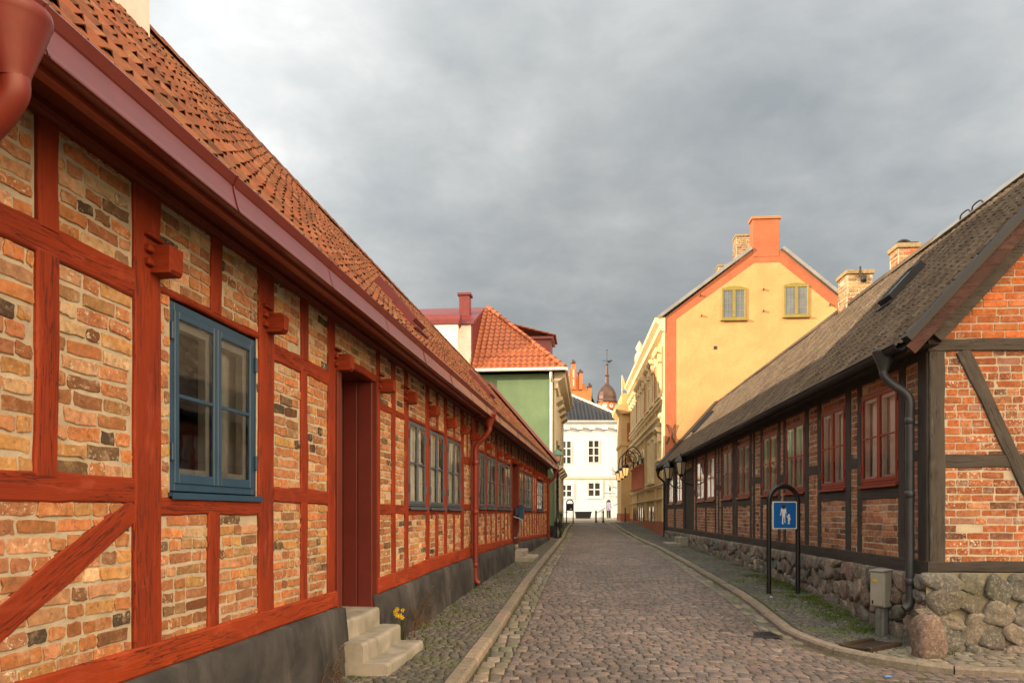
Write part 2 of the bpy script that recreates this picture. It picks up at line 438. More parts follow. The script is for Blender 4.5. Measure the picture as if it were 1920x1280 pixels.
# the ground: one sheet to the horizon
mb = MB()
ys = [-60, -20, -5, 0, 3, 5, 6, 7, 8, 8.5, 9, 9.5, 10, 10.5, 11, 11.5, 12, 12.5, 13, 14, 16, 19, 22, 25, 28, 31, 35, 38, 41, 44, 47, 50, 55, 60, 66, 72, 90, 120, 200, 400, 900]
xs = [-600, -200, -80, -30, -12, -6, -3, -1, 0, 1, 1.8, 2.2, 2.6, 3, 3.4, 3.8, 4.2, 5, 6, 8, 12, 20, 40, 100, 250, 700]
vs = [(x, y, gz(x, y) - .05) for y in ys for x in xs]
n = len(xs)
fs = [(j * n + i, j * n + i + 1, (j + 1) * n + i + 1, (j + 1) * n + i) for j in range(len(ys) - 1) for i in range(n - 1)]
mb.add(vs, fs, [(v[0], v[1]) for v in vs])
tag(mb.build('ground', M['earth']), kind='structure')

def jit(c, a, rnd=R):
    k = 1 + rnd.gauss(0, a)
    return (max(.005, c[0] * k * (1 + rnd.gauss(0, a * .3))), max(.005, c[1] * k), max(.005, c[2] * k * (1 + rnd.gauss(0, a * .3))), 0)
def setts(mb, y0, y1, row, w, xa, xb, pal, hgt=.014, gap=.012, slope=0.0, jt=.006, skew=0.0):
    """rows of dressed stones; every stone a slightly domed block"""
    y = y0; 
    while y < y1:
        rh = row * R.uniform(.88, 1.12)
        yc = y + rh / 2
        x = xa(yc) - R.uniform(0, w[0]); xe = xb(yc)
        while x < xe:
            ww = R.uniform(*w)
            a = max(x, xa(yc)); b = min(x + ww, xe)
            x += ww
            if b - a < .03: continue
            h = hgt * R.uniform(.6, 1.25) + (.004 + .008 * mnoise.noise((a * .9, y * .6, 2)) if hgt < .0115 else 0); g = gap * R.uniform(.4, .9)
            j = lambda: R.uniform(-jt, jt)
            dy = skew * ((a + b) / 2 - xa(yc))
            P = [(a + g + j(), y + g + j() + dy), (b - g + j(), y + g + j() + dy), (b - g + j(), y + rh - g + j() + dy), (a + g + j(), y + rh - g + j() + dy)]
            cx = (a + b) / 2; cy = yc + dy
            vs = []; tx = R.uniform(-.004, .004); ty = R.uniform(-.004, .004)
            for k, (px, py) in enumerate(P): vs.append((px, py, gz(px, py) - .012))
            for (px, py) in P:
                qx = cx + (px - cx) * .93; qy = cy + (py - cy) * .93
                vs.append((qx, qy, gz(px, py) + h * .72 + (px - cx) / ww * tx + (py - cy) / rh * ty))
            for (px, py) in P:
                qx = cx + (px - cx) * .55; qy = cy + (py - cy) * .55
                vs.append((qx, qy, gz(cx, cy) + h))
            fs = [(0, 1, 5, 4), (1, 2, 6, 5), (2, 3, 7, 6), (3, 0, 4, 7), (4, 5, 9, 8), (5, 6, 10, 9), (6, 7, 11, 10), (7, 4, 8, 11), (8, 9, 10, 11)]
            mb.add(vs, fs, [(v[0], v[1]) for v in vs], jit(tuple(q * (1 + .38 * mnoise.noise((a * .8, y * .5, 11)) + .2 * mnoise.noise((a * 2.2, y * 1.6, 5))) for q in R.choice(pal)), .16), 0, True)
        y += rh

# road: bed sheet + setts
ysr = [3, 5, 6, 6.6, 7, 7.3, 7.5, 7.73, 8.03, 8.4, 8.9, 9.6, 10.4, 11.2, 12.5, 14.5, 17, 19, 22, 25, 28, 31, 35, 38, 41, 44, 48, 51]
mb = MB(); strip(mb, ysr, lambda y: kl(y), lambda y: min(kr(y), 9), -.003, 8)
tag(mb.build('road_bed', M['bed']), kind='structure')
pal = [(.160, .118, .107), (.138, .109, .104), (.178, .128, .112), (.124, .103, .101), (.168, .134, .118), (.110, .095, .093), (.205, .16, .137)]
mb = MB(); setts(mb, 5.6, 49, .105, (.10, .17), lambda y: kl(y) + .36, lambda y: min(kr(y), 9) - .30, pal, .0065, .006)
tag(mb.build('road', M['sett']), kind='structure')
# drainage rows of longer setts along both kerbs
mb = MB()
pal2 = [(.22, .19, .14), (.19, .175, .135), (.25, .21, .16), (.16, .15, .12)]
setts(mb, 5.6, 48, .26, (.135, .15), lambda y: kl(y) + .09, lambda y: kl(y) + .36, pal2, .010, .008)
setts(mb, 9.0, 48, .26, (.135, .15), lambda y: kr(y) - .30, lambda y: kr(y) - .03, pal2, .010, .008)
tag(mb.build('road_gutter', M['small_sett']), kind='structure')
# pavements
mb = MB(); strip(mb, [1, 4, 6, 8, 10, 12, 14, 16, 19, 22, 25, 28, 31, 34, 38, 44, 48], lambda y: wallL(y) - .3, lambda y: kl(y) - .05, .035, 3, 1)
pal3 = [(.088, .088, .078), (.07, .072, .066), (.105, .10, .084), (.08, .077, .067), (.125, .115, .096)]
mbs = MB(); setts(mbs, 4.5, 34, .072, (.075, .105), lambda y: wallL(y), lambda y: kl(y) - .09, pal3, .012, .007, 0, .006)
for i, v in enumerate(mbs.v): mbs.v[i] = (v[0], v[1], v[2] + .042)
mb.v; b0 = len(mb.v); mb.v += mbs.v; mb.uv += mbs.uv; mb.c += mbs.c; mb.m += mbs.m; mb.sm += mbs.sm; mb.f += [tuple(i + b0 for i in f) for f in mbs.f]
tag(mb.build('pavement', [M['small_sett'], M['bed2']]), kind='structure')
def prx(y): return min(kr(y), 9) + .16
mb = MB()
strip(mb, [6.7, 7.3, 7.5, 7.73, 8.03, 8.4, 8.72], lambda y: min(kr(y), 9) + .02, lambda y: 9.5, .035, 6, 1)
strip(mb, [8.72, 8.9, 9.3, 9.6, 10.2, 11.2, 12, 13, 14.5, 17, 19, 22, 24.4, 28, 31, 34, 38, 44, 48], lambda y: kr(y) + .02, lambda y: wallR(y) + .3, .035, 3, 1)
mbs = MB()
setts(mbs, 8.72, 48, .075, (.08, .11), lambda y: prx(y), lambda y: wallR(y) - .0, pal3, .012, .007, 0, .006)
pal4 = [(.24, .21, .17), (.20, .175, .15), (.27, .235, .18), (.17, .155, .135)]
setts(mbs, 6.75, 8.72, .105, (.12, .2), lambda y: prx(y) + .12, lambda y: 8.5, pal4, .013, .010, 0, .007)
for i, v in enumerate(mbs.v): mbs.v[i] = (v[0], v[1], v[2] + .042)
b0 = len(mb.v); mb.v += mbs.v; mb.uv += mbs.uv; mb.c += mbs.c; mb.m += mbs.m; mb.sm += mbs.sm; mb.f += [tuple(i + b0 for i in f) for f in mbs.f]
tag(mb.build('pavement', [M['small_sett'], M['bed2']]), kind='structure')

# kerbs: long granite blocks following a line
def kerb(path, w=.145, h=.085):
    mb = MB(); P = [Vector((p[0], p[1], 0)) for p in path]
    L = [0]
    for a, b in zip(P, P[1:]): L.append(L[-1] + (b - a).length)
    def at(t):
        for i in range(len(P) - 1):
            if t <= L[i + 1]: return P[i].lerp(P[i + 1], (t - L[i]) / (L[i + 1] - L[i]))
        return P[-1]
    t = 0
    while t < L[-1] - .1:
        bl = min(R.uniform(.8, 1.25), L[-1] - t)
        n = 4; c = jit((.235, .195, .15), .13); vs = []
        for k in range(n + 1):
            tt = t + .006 + (bl - .012) * k / n
            p = at(tt); q = at(min(tt + .05, L[-1])); r = at(max(tt - .05, 0)); d = (q - r).normalized(); nrm = Vector((d.y, -d.x, 0))
            z = gz(p.x, p.y); e = .01 if k in (0, n) else 0
            jz = R.uniform(-.004, .004)
            for (o, zz) in ((w / 2, -.08), (w / 2, h - .025 - e), (w / 2 - .022, h - e * .5 + jz), (-w / 2 + .015, h - e * .5 + jz), (-w / 2, h - .015), (-w / 2, -.08)):
                vs.append((p.x + nrm.x * o, p.y + nrm.y * o, z + zz))
        fs = []
        for k in range(n):
            for i in range(5): fs.append((k * 6 + i, k * 6 + i + 1, k * 6 + 7 + i, k * 6 + 6 + i))
        fs += [tuple(range(6)), tuple(range(n * 6 + 5, n * 6 - 1, -1))]
        mb.add(vs, fs, [(v[0], v[1]) for v in vs], c, 0, False)
        t += bl
    return mb
def along(T, y0, y1, st):
    out = []; y = y0
    while y < y1: out.append((interp(T, y), y)); y += st
    return out
tag(kerb(along(KL, 4, 48, .7)).build('kerb', M['granite']), kind='structure')
pr = [(7.5, 7.12), (6.2, 7.30), (5.6, 7.38), (5.0, 7.5), (4.7, 7.6), (4.42, 7.73), (4.2, 7.86), (4.02, 8.03), (3.86, 8.2), (3.72, 8.4), (3.61, 8.63), (3.53, 8.9), (3.48, 9.25), (3.46, 9.6)] + along(KR, 10.2, 48, .7)
tag(kerb(pr[::-1]).build('kerb', M['granite']), kind='structure')
# plaza beyond the street
mb = MB(); strip(mb, [48.2, 50, 55, 60, 66, 72, 78], lambda y: -20, lambda y: 40, .012, 6)
tag(mb.build('plaza', M['plaza']), kind='structure')

# ------------------------------------------------------------------ house kit (local axes: x along the front to the viewer's right, y into the house, z up)
PAL_L = [((.55, .22, .08), 7), ((.53, .235, .115), 5), ((.60, .32, .11), 3.2), ((.42, .165, .07), 3), ((.29, .13, .06), 1.6), ((.07, .054, .04), 1.3), ((.17, .105, .058), 1.4), ((.68, .46, .26), 2), ((.60, .32, .17), 3.4), ((.39, .21, .085), 1.2)]
PAL_R = [((.46, .20, .105), 4), ((.42, .17, .095), 4), ((.50, .235, .11), 3), ((.35, .15, .09), 2), ((.17, .08, .055), 1.6), ((.46, .26, .17), 2), ((.32, .22, .15), 1.5)]
PAL_G = [((.47, .14, .045), 6), ((.43, .125, .045), 4), ((.37, .105, .045), 2.5), ((.48, .19, .08), 2), ((.18, .075, .05), 2), ((.42, .2, .14), 1.5)]
def pick(pal):
    t = R.uniform(0, sum(w for _, w in pal))
    for c, w in pal:
        t -= w
        if t <= 0: return c
    return pal[-1][0]
def bricks(mb, x0, x1, z0, z1, pal, course=.082, bl=.235, jt=.006, prot=.006, fleck=.5, joint=.016, yb=0.0, header=.4, back=True):
    """mortar panel with every brick standing proud of it"""
    if x1 - x0 < .03 or z1 - z0 < .03: return
    if back:
        nx = max(1, int((x1 - x0) / .25)); nz = max(1, int((z1 - z0) / .25))
        vs = [(x0 + (x1 - x0) * i / nx, yb + .002 * mnoise.noise((x0 + i * .3, k * .3, 1)), z0 + (z1 - z0) * k / nz) for k in range(nz + 1) for i in range(nx + 1)]
        mb.add(vs, [(k * (nx + 1) + i, k * (nx + 1) + i + 1, (k + 1) * (nx + 1) + i + 1, (k + 1) * (nx + 1) + i) for k in range(nz) for i in range(nx)], mat=1)
    rows = max(1, round((z1 - z0) / course)); ch = (z1 - z0) / rows
    ed = .016
    for r in range(rows):
        zb = z0 + r * ch; x = x0 - R.uniform(0, bl); zwob = R.uniform(-.004, .004)
        while x < x1:
            L = (bl if R.random() > header else bl * .5) * R.uniform(.92, 1.08)
            a = max(x + joint / 2, x0 + ed * R.uniform(.4, 1.6)); b = min(x + L - joint / 2, x1 - ed * R.uniform(.4, 1.6))
            x += L
            if b - a < .035: continue
            if R.random() < .012: continue
            h = ch - joint * R.uniform(.85, 1.4)
            c = zb + ch / 2 + zwob; zl = c - h / 2; zt = c + h / 2
            tl = R.uniform(-jt, jt) * .7
            cr = R.choice((.003, .005, .009)); ln = b - a
            out = [(a + cr, zl), (a + ln * .36, zl), (a + ln * .68, zl), (b - cr, zl), (b, zl + cr), (b, c), (b, zt - cr), (b - cr, zt), (a + ln * .66, zt), (a + ln * .3, zt), (a + cr, zt), (a, zt - cr), (a, c), (a, zl + cr)]
            out = [(p + R.uniform(-jt, jt) * .7, q + R.uniform(-jt, jt) * .6 + tl * (p - a) / (b - a)) for p, q in out]
            pr = prot * R.uniform(.5, 1.7); ty = R.uniform(-.002, .002)
            n = len(out); cx = (a + b) / 2
            vs = [(p, yb + .004, q) for p, q in out]
            vs += [(p, yb - pr * .75 + ty * (p - cx) * 10, q) for p, q in out]
            vs += [(cx + (p - cx) * (1 - .008 / max(.04, (b - a))), yb - pr + ty * (p - cx) * 10 + R.uniform(-.0008, .0008), c + (q - c) * .88) for p, q in out]
            fs = []
            for k in (0, 1):
                fs += [(k * n + i, k * n + (i + 1) % n, (k + 1) * n + (i + 1) % n, (k + 1) * n + i) for i in range(n)]
            fs.append(tuple(range(2 * n, 3 * n)))
            ck_ = 1 + .38 * mnoise.noise((x * 1.3 + 40 * x0, c * 1.6, 3)); col = jit(tuple(q * ck_ for q in pick(pal)), .14); fl = fleck * R.choice((0, .15, .4, 1.0, 1.6))
            mb.add(vs, fs, None, (col[0], col[1], col[2], min(1, fl)), 0, False)

def timber(x0, z0, x1, z1, w, prot=.02, deep=.06, jt=.010, yb=0.0, w1=None):
    mb = MB(); d = Vector((x1 - x0, z1 - z0)); L = d.length; d /= L; nrm = Vector((-d.y, d.x))
    n = max(2, int(L / .09)); vs = []; uv = []; u0 = R.uniform(0, 50); v0 = R.uniform(0, 50); sd = R.uniform(0, 99)
    w1 = w1 or w
    for k in range(n + 1):
        t = k / n; ww = w + (w1 - w) * t
        c = Vector((x0, z0)) + d * L * t
        jl = jt * (mnoise.noise((L * t * 2.2, sd, 0)) * 1.6 + mnoise.noise((L * t * 9, sd, 5)) * .5)
        jr = jt * (mnoise.noise((L * t * 2.2, sd + 30, 0)) * 1.6 + mnoise.noise((L * t * 9, sd + 30, 5)) * .5)
        jy = .003 * mnoise.noise((L * t * 3, sd + 60, 0))
        for (o, y) in ((-ww / 2 + jl, deep), (-ww / 2 + jl, -prot + .008), (-ww / 2 + jl + .009, -prot + jy), (0, -prot - .002 + jy), (ww / 2 + jr - .009, -prot + jy), (ww / 2 + jr, -prot + .008), (ww / 2 + jr, deep)):
            p = c + nrm * o
            vs.append((p.x, yb + y, p.y)); uv.append((u0 + L * t, v0 + o - (y if abs(y) > .03 else 0)))
    m = 7; fs = []
    for k in range(n):
        for i in range(m - 1): fs.append((k * m + i, (k + 1) * m + i, (k + 1) * m + i + 1, k * m + i + 1))
    fs += [tuple(range(m)), tuple(range(n * m + m - 1, n * m - 1, -1))]
    mb.add(vs, fs, uv)
    return mb
def band(pts, prot=.03, deep=.06, jt=.008, yb=0.0):
    """a sill beam whose bottom and top edges follow (x, zb, zt)"""
    mb = MB(); vs = []; uv = []; u0 = R.uniform(0, 50); x = pts[0][0]; xe = pts[-1][0]
    n = int((xe - x) / .1); TB = [(p[0], p[1]) for p in pts]; TT = [(p[0], p[2]) for p in pts]; sd = R.uniform(0, 99)
    for k in range(n + 1):
        xx = x + (xe - x) * k / n
        zb = interp(TB, xx) + jt * mnoise.noise((xx * 1.7, sd, 0)); zt = interp(TT, xx) + jt * .6 * mnoise.noise((xx * 1.7, sd + 9, 0))
        jy = .004 * mnoise.noise((xx * 2, sd + 20, 0))
        for (z, y) in ((zb, deep), (zb, -prot + .01), (zb + .012, -prot + jy), ((zb + zt) / 2, -prot - .003 + jy), (zt - .012, -prot + jy), (zt, -prot + .01), (zt, deep)):
            vs.append((xx, yb + y, z)); uv.append((u0 + xx, z - (y if abs(y) > .035 else 0)))
    m = 7; fs = []
    for k in range(n):
        for i in range(m - 1): fs.append((k * m + i, (k + 1) * m + i, (k + 1) * m + i + 1, k * m + i + 1))
    fs += [tuple(range(m)), tuple(range(n * m + m - 1, n * m - 1, -1))]
    mb.add(vs, fs, uv)
    return mb
def plinth(x0, x1, zt, zb, prot=.05, amp=.02):
    mb = MB(); vs = []; n = int((x1 - x0) / .1); m = 8
    for k in range(n + 1):
        x = x0 + (x1 - x0) * k / n; a = zt(x); b = zb(x)
        for i in range(m):
            t = i / (m - 1); z = b + (a - b) * t
            w = amp * (mnoise.noise((x * 1.3, z * 2, 4)) + .5 * mnoise.noise((x * 4, z * 5, 7)))
            y = -prot - (1 - t) * .05 + w
            if i == m - 1: y = .02; z = a + .01
            elif i == m - 2: z = a - .02 + amp * .6 * mnoise.noise((x * 1.6, 1, 1)); y += .02
            vs.append((x, y, z))
    fs = [(k * m + i, (k + 1) * m + i, (k + 1) * m + i + 1, k * m + i + 1) for k in range(n) for i in range(m - 1)]
    fs += [tuple(range(m)), tuple(range(n * m + m - 1, n * m - 1, -1))]
    mb.add(vs, fs, None, (1, 1, 1, 0), 0, True)
    return mb
def pantiles(mb, p0, ux, us, x0, x1, S, tw, rh, roll=.045, lift=.03, xr=None, jt=.004, n=8, thick=.014, mat=0, pw=.8, sag=0, taper=0):
    """p0 eave origin, ux unit along the eave, us unit up the slope, rows of S-profile tiles"""
    p0 = Vector(p0); ux = Vector(ux); us = Vector(us); nr = ux.cross(us).normalized()
    if nr.z < 0: nr = -nr
    rows = max(1, int(round(S / rh))); rh = S / rows
    for r in range(rows):
        t0 = r * rh - .03; t1 = min((r + 1) * rh + .035, S + .02)
        a, b = xr((r + .5) * rh) if xr else (x0, x1)
        if b - a < tw * .5: continue
        c0 = int(math.floor(a / tw)); c1 = int(math.ceil(b / tw))
        vs = []; uv = []; cnt = 0
        for c in range(c0, c1):
            jl = R.uniform(-jt, jt); js = R.uniform(-jt, jt) * 1.5
            for k in range(n + (1 if c == c1 - 1 else 0)):
                u = k / n; x = min(max((c + u) * tw, a), b)
                cu = math.cos(2 * math.pi * u)
                h = roll * (max(0, cu) ** pw) - .006 * max(0, -cu)
                for (t, hh) in ((t0 + js, h + lift - thick + jl), (t0 + js, h + lift + jl), (t1, h if not taper else (h - roll * (max(0, cu) ** pw) * taper))):
                    if sag: hh += sag * mnoise.noise((x * .35, t * 1.1, 7)) + sag * .3 * mnoise.noise((x * 1.3, t * 2.5, 3))
                    vs.append(tuple(p0 + ux * x + us * t + nr * hh))
                uu = c + min(u, .98) + .01
                uv += [(uu, r + .05), (uu, r + .05), (uu, r + .95)]
                cnt += 1
        fs = []
        for i in range(cnt - 1):
            q = i * 3; w = q + 3
            fs += [(q, w, w + 1, q + 1), (q + 1, w + 1, w + 2, q + 2)]
        mb.add(vs, fs, uv, (1, 1, 1, 0), mat, False)
def frame_rect(mb, x0, x1, z0, z1, w, y0, y1, bev=.004, wb=None):
    wb = wb or w
    mb.box(x0, x0 + w, y0, y1, z0, z1, bev); mb.box(x1 - w, x1, y0, y1, z0, z1, bev)
    mb.box(x0 + w, x1 - w, y0 + .001, y1, z1 - w, z1, bev); mb.box(x0 + w, x1 - w, y0 + .001, y1, z0, z0 + wb, bev)
def curtain(mb, x0, x1, z0, z1, y, fold=.018, freq=38):
    n = max(4, int((x1 - x0) / .015)); vs = []
    for k in range(n + 1):
        x = x0 + (x1 - x0) * k / n; yy = y + fold * math.sin(x * freq + math.sin(x * 7) * 2)
        vs += [(x, yy, z0), (x + .004 * math.sin(x * 20), yy * .5 + y * .5, z1)]
    mb.add(vs, [(2 * k, 2 * k + 2, 2 * k + 3, 2 * k + 1) for k in range(n)], None, (1, 1, 1, 0), 0, True)
def window(root, x0, x1, z0, z1, fm, yb=0.0, fw=.03, cw=.032, rows=2, curt='sides', inner=None, hinges=True, sillm=None, recess=.0, label=None, glass='glass'):
    """casement window: frame (part) > sashes, panes, curtain, sill, hinges"""
    y = yb + recess
    mb = MB(); frame_rect(mb, x0, x1, z0, z1, fw, y - .012, y + .06)
    xm = (x0 + x1) / 2
    fr = mb.build('window', fm, root, label)
    for (a, b) in ((x0 + fw - .008, xm), (xm, x1 - fw + .008)):
        s = MB(); frame_rect(s, a + .002, b - .002, z0 + fw - .006, z1 - fw + .006, cw, y - .020, y + .012, .004, cw * 1.25)
        for k in range(1, rows):
            zz = z0 + (z1 - z0) * k / rows + .01
            s.box(a + cw, b - cw, y - .017, y + .005, zz - .011, zz + .011, .003)
        s.build('sash', fm, fr)
    p = MB()
    for (a, b) in ((x0 + fw + cw - .012, xm - cw + .004), (xm + cw - .004, x1 - fw - cw + .012)):
        p.quad((a, y - .011, z0 + fw + cw * .9), (b, y - .011 + R.uniform(-.002, .002), z0 + fw + cw * .9), (b, y - .011 + R.uniform(-.002, .002), z1 - fw - cw * .9), (a, y - .011, z1 - fw - cw * .9))
    p.build('pane', M[glass], fr)
    if inner:
        s = MB()
        for (a, b) in ((x0 + fw - .004, xm - .004), (xm + .004, x1 - fw + .004)):
            frame_rect(s, a, b, z0 + fw, z1 - fw, cw * 1.85, y + .014, y + .066, .003)
        s.build('inner_sash', inner, fr)
    c = MB()
    if curt == 'sides':
        w = (x1 - x0) * .2
        curtain(c, x0 + .05, x0 + .05 + w, z0 + .04, z1 - .03, y + .11); curtain(c, x1 - .05 - w, x1 - .05, z0 + .04, z1 - .03, y + .11)
    elif curt == 'full': curtain(c, x0 + .04, x1 - .04, z0 + .04, z1 - .03, y + .095, .014)
    elif curt == 'half': curtain(c, x0 + .04, x1 - .04, z0 + .04, z0 + (z1 - z0) * .55, y + .022, .006); curtain(c, x0 + .04, x1 - .04, z0 + .45, z1 - .03, y + .05, .012)
    if c.v: c.build('curtain', M['curtain'], fr)
    s = MB(); s.prism([(0, 0)] * 0 or [(x0 - .03, z0 - .03), (x1 + .03, z0 - .03), (x1 + .03, z0 - .008), (x0 - .03, z0 - .008)], y - .05, y - .012)
    s.box(x0 - .03, x1 + .03, y - .053, y - .047, z0 - .045, z0 - .012)
    s.build('sill', sillm or fm, fr)
    if hinges:
        for zz in (z0 + .17, z1 - .22):
            for xx in (x0 + .012, x1 - .012):
                h = MB(); h.box(xx - .011, xx + .011, y - .032, y - .013, zz, zz + .1, .004); h.build('hinge', fm, fr)
    return fr
def rubble(mb, x0, x1, zb, zt, size, pal, depth=.06, yb=0.0, back=.03, grow=1.0):
    n = max(1, int((x1 - x0) / .3)); vs = []
    for k in range(n + 1):
        x = x0 + (x1 - x0) * k / n; vs += [(x, yb, zb(x)), (x, yb, zt(x))]
    mb.add(vs, [(2 * k, 2 * k + 2, 2 * k + 3, 2 * k + 1) for k in range(n)], mat=1)
    x = x0
    cells = []
    while x < x1:
        w = size * R.uniform(.75, 1.3); h = zt(x) - zb(x); k = max(1, round(h / (size * R.uniform(.7, 1.0)))); z = zb(x)
        hs = [R.uniform(.6, 1.4) for _ in range(k)]; t = sum(hs)
        for q in hs:
            hh = h * q / t
            cells.append((x + w / 2 + R.uniform(-.2, .2) * w, z + hh / 2, w * R.uniform(1.0, 1.32), hh * R.uniform(1.0, 1.25))); z += hh
        x += w
    for (cx, cz, w, h) in cells:
        w *= grow; h *= grow
        cx = min(max(cx, x0 + w * .3), x1 - w * .3)
        n = 18; rot = R.uniform(-.5, .5); dp = depth * R.uniform(.45, 1.0); rr = []
        nc = R.choice((4, 5, 5, 6)); cor = sorted([(2 * math.pi * (q + R.uniform(-.3, .3)) / nc, R.uniform(.9, 1.22)) for q in range(nc)])
        for i in range(n):
            a = 2 * math.pi * i / n
            p_ = [c_ for c_ in cor if c_[0] <= a]; q_ = [c_ for c_ in cor if c_[0] > a]
            A_ = p_[-1] if p_ else (cor[-1][0] - 2 * math.pi, cor[-1][1]); B_ = q_[0] if q_ else (cor[0][0] + 2 * math.pi, cor[0][1])
            ax_, az_, bx2, bz2 = A_[1] * math.cos(A_[0]), A_[1] * math.sin(A_[0]), B_[1] * math.cos(B_[0]), B_[1] * math.sin(B_[0])
            den = (bx2 - ax_) * math.sin(a) - (bz2 - az_) * math.cos(a)
            rad_ = (ax_ * (az_ - bz2) - az_ * (ax_ - bx2)) / (-den) if abs(den) > 1e-4 else 1
            rr.append(min(1.2, max(.5, abs(rad_))) * .85 + .15 * R.uniform(.9, 1.02))
        vs = []
        sd = R.uniform(0, 50); tx_ = R.uniform(-.35, .35); tz_ = R.uniform(-.35, .35)
        for (s, y) in ((1.0, .02), (.985, -.40), (.93, -.78), (.80, -.93), (.58, -.99), (.30, -1.0)):
            for i in range(n):
                a = 2 * math.pi * i / n
                ca = math.cos(a); sa = math.sin(a)
                ex = abs(ca) ** .85 * (1 if ca > 0 else -1) * w * .5 * rr[i] * s; ez = abs(sa) ** .85 * (1 if sa > 0 else -1) * h * .5 * rr[i] * s
                px = cx + ex * math.cos(rot) - ez * math.sin(rot); pz = cz + ex * math.sin(rot) + ez * math.cos(rot)
                pz = min(max(pz, zb(cx) - .03), zt(cx) - .004)
                nz_ = (.018 * mnoise.noise((px * 7, pz * 7, sd)) + .012 * mnoise.noise((px * 19, pz * 19, sd))) if y < 0 else 0
                py_ = y if y > 0 else y * dp + (ex * tx_ + ez * tz_) * .35 * (-y) - abs(nz_) * .5 + nz_
                vs.append((px, yb + py_, pz))
        vs.append((cx, yb - dp, min(cz, zt(cx) - .01)))
        fs = []
        for k in range(5): fs += [(k * n + i, k * n + (i + 1) % n, (k + 1) * n + (i + 1) % n, (k + 1) * n + i) for i in range(n)]
        fs += [(5 * n + i, 5 * n + (i + 1) % n, 6 * n) for i in range(n)]
        mb.add(vs, fs, None, jit(R.choice(pal), .12), 0, True)
def arc(c, r, a0, a1, n, plane='xz'):
    out = []
    for k in range(n + 1):
        a = a0 + (a1 - a0) * k / n; u = r * math.cos(a); v = r * math.sin(a)
        out.append((c[0] + u, c[1], c[2] + v) if plane == 'xz' else ((c[0], c[1] + u, c[2] + v) if plane == 'yz' else (c[0] + u, c[1] + v, c[2])))
    return out
def smooth_path(pts, n=5):
    """Catmull-Rom through the points"""
    P = [Vector(p) for p in pts]; P = [P[0] * 2 - P[1]] + P + [P[-1] * 2 - P[-2]]; out = []
    for i in range(1, len(P) - 2):
        for k in range(n):
            t = k / n; a, b, c, d = P[i - 1:i + 3]
            out.append(tuple(.5 * ((2 * b) + (c - a) * t + (2 * a - 5 * b + 4 * c - d) * t * t + (3 * b - a - 3 * c + d) * t ** 3)))
    out.append(tuple(P[-2])); return out

# ------------------------------------------------------------------ the two red-framed houses on the left
THL = math.atan(.1285)
def sL(px): return 3557.0 / (1145 - px)        # distance along the left front
EAVE_Y, EAVE_Z, RIDGE_Y, RIDGE_Z = -.33, 3.39, 2.24, 6.40
def left_root(label):
    return thing('timber_framed_house', label, 'house', (-2.45, 0, 0), math.pi / 2 - THL)
HA = left_root('long brick house with bright red timber frame, clay tiled roof and large blue window')
HB = left_root('red-framed brick house beyond the red downpipe, with a row of narrow blue windows')
def ground_L(s):
    y = s * math.cos(THL); return gz(wallL(y), y)
def put(root, name, mb, m, label=None): return mb.build(name, m, root, label)
def post(root, x0, x1, z0, z1, m='red_timber', prot=.02, name='post'):
    j = lambda: R.uniform(-.012, .012)
    return put(root, name, timber((x0 + x1) / 2 + j(), z0, (x0 + x1) / 2 + j() * .5, z1, x1 - x0, prot), M[m])
def rail(root, x0, x1, z0, z1, m='red_timber', prot=.016, name='rail'):
    return put(root, name, timber(x0, (z0 + z1) / 2 + R.uniform(-.008, .008), x1, (z0 + z1) / 2 + R.uniform(-.008, .008), z1 - z0, prot), M[m])

ZT = 3.24
SILL = [(.6, .655, .805), (6.8, .67, .815), (8.1, .66, .825), (9.4, .68, .85), (10.4, .71, .90), (14, .75, .925), (18.9, .77, .885), (21, .76, .865), (29.95, .63, .74)]
def sill_top(s): return interp([(p[0], p[2]) for p in SILL], s)
def sill_bot(s): return interp([(p[0], p[1]) for p in SILL], s)

wall = MB()
def panel(x0, x1, z0, z1, **k):
    a = dict(course=.0755, bl=.232, header=.5, jt=.009, joint=.0165, prot=.006); a.update(k); bricks(wall, x0, x1, z0, z1, PAL_L, **a)
# panels of the near house
panel(1.0, 3.957, .78, 1.56); panel(1.0, 2.2, 1.67, 2.61); panel(2.4, 3.29, 1.67, 2.61); panel(1.0, 3.29, 2.74, ZT)
panel(3.41, 3.965, 1.67, 2.61); panel(3.41, 3.965, 2.74, ZT)
panel(4.18, 4.74, 2.735, ZT); panel(4.85, 5.38, 2.735, ZT)
panel(4.18, 4.30, 1.57, 2.71, bl=.13, header=.0); panel(5.345, 5.40, 1.57, 2.71)
panel(4.18, 4.71, .78, 1.50); panel(4.82, 5.38, .78, 1.50)
for (a, b) in ((5.59, 6.115), (6.215, 6.70)):
    panel(a, b, .79, 1.585); panel(a, b, 1.68, 2.62); panel(a, b, 2.725, ZT)
panel(6.85, 8.10, 2.93, ZT)
for (a, b) in ((8.15, 8.645), (8.745, 9.185)):
    panel(a, b, .80, 1.50); panel(a, b, 1.59, 2.61); panel(a, b, 2.66, ZT)
panel(9.30, 10.24, .84, 1.49); panel(9.30, 10.24, 2.67, ZT)
panel(10.38, 10.80, .87, 1.49); panel(10.92, 11.37, .87, 1.49); panel(10.38, 10.85, 2.67, ZT); panel(10.92, 11.37, 2.67, ZT)
panel(11.50, 12.02, .88, 1.49); panel(12.08, 12.62, .88, 1.49); panel(11.50, 12.05, 2.67, ZT); panel(12.12, 12.62, 2.67, ZT)
panel(12.82, 13.54, .90, 1.56); panel(12.82, 13.54, 1.65, 2.34); panel(12.82, 13.15, 2.45, ZT); panel(13.2, 13.54, 2.45, ZT)
put(HA, 'wall', wall, [M['brick'], M['mortar']])
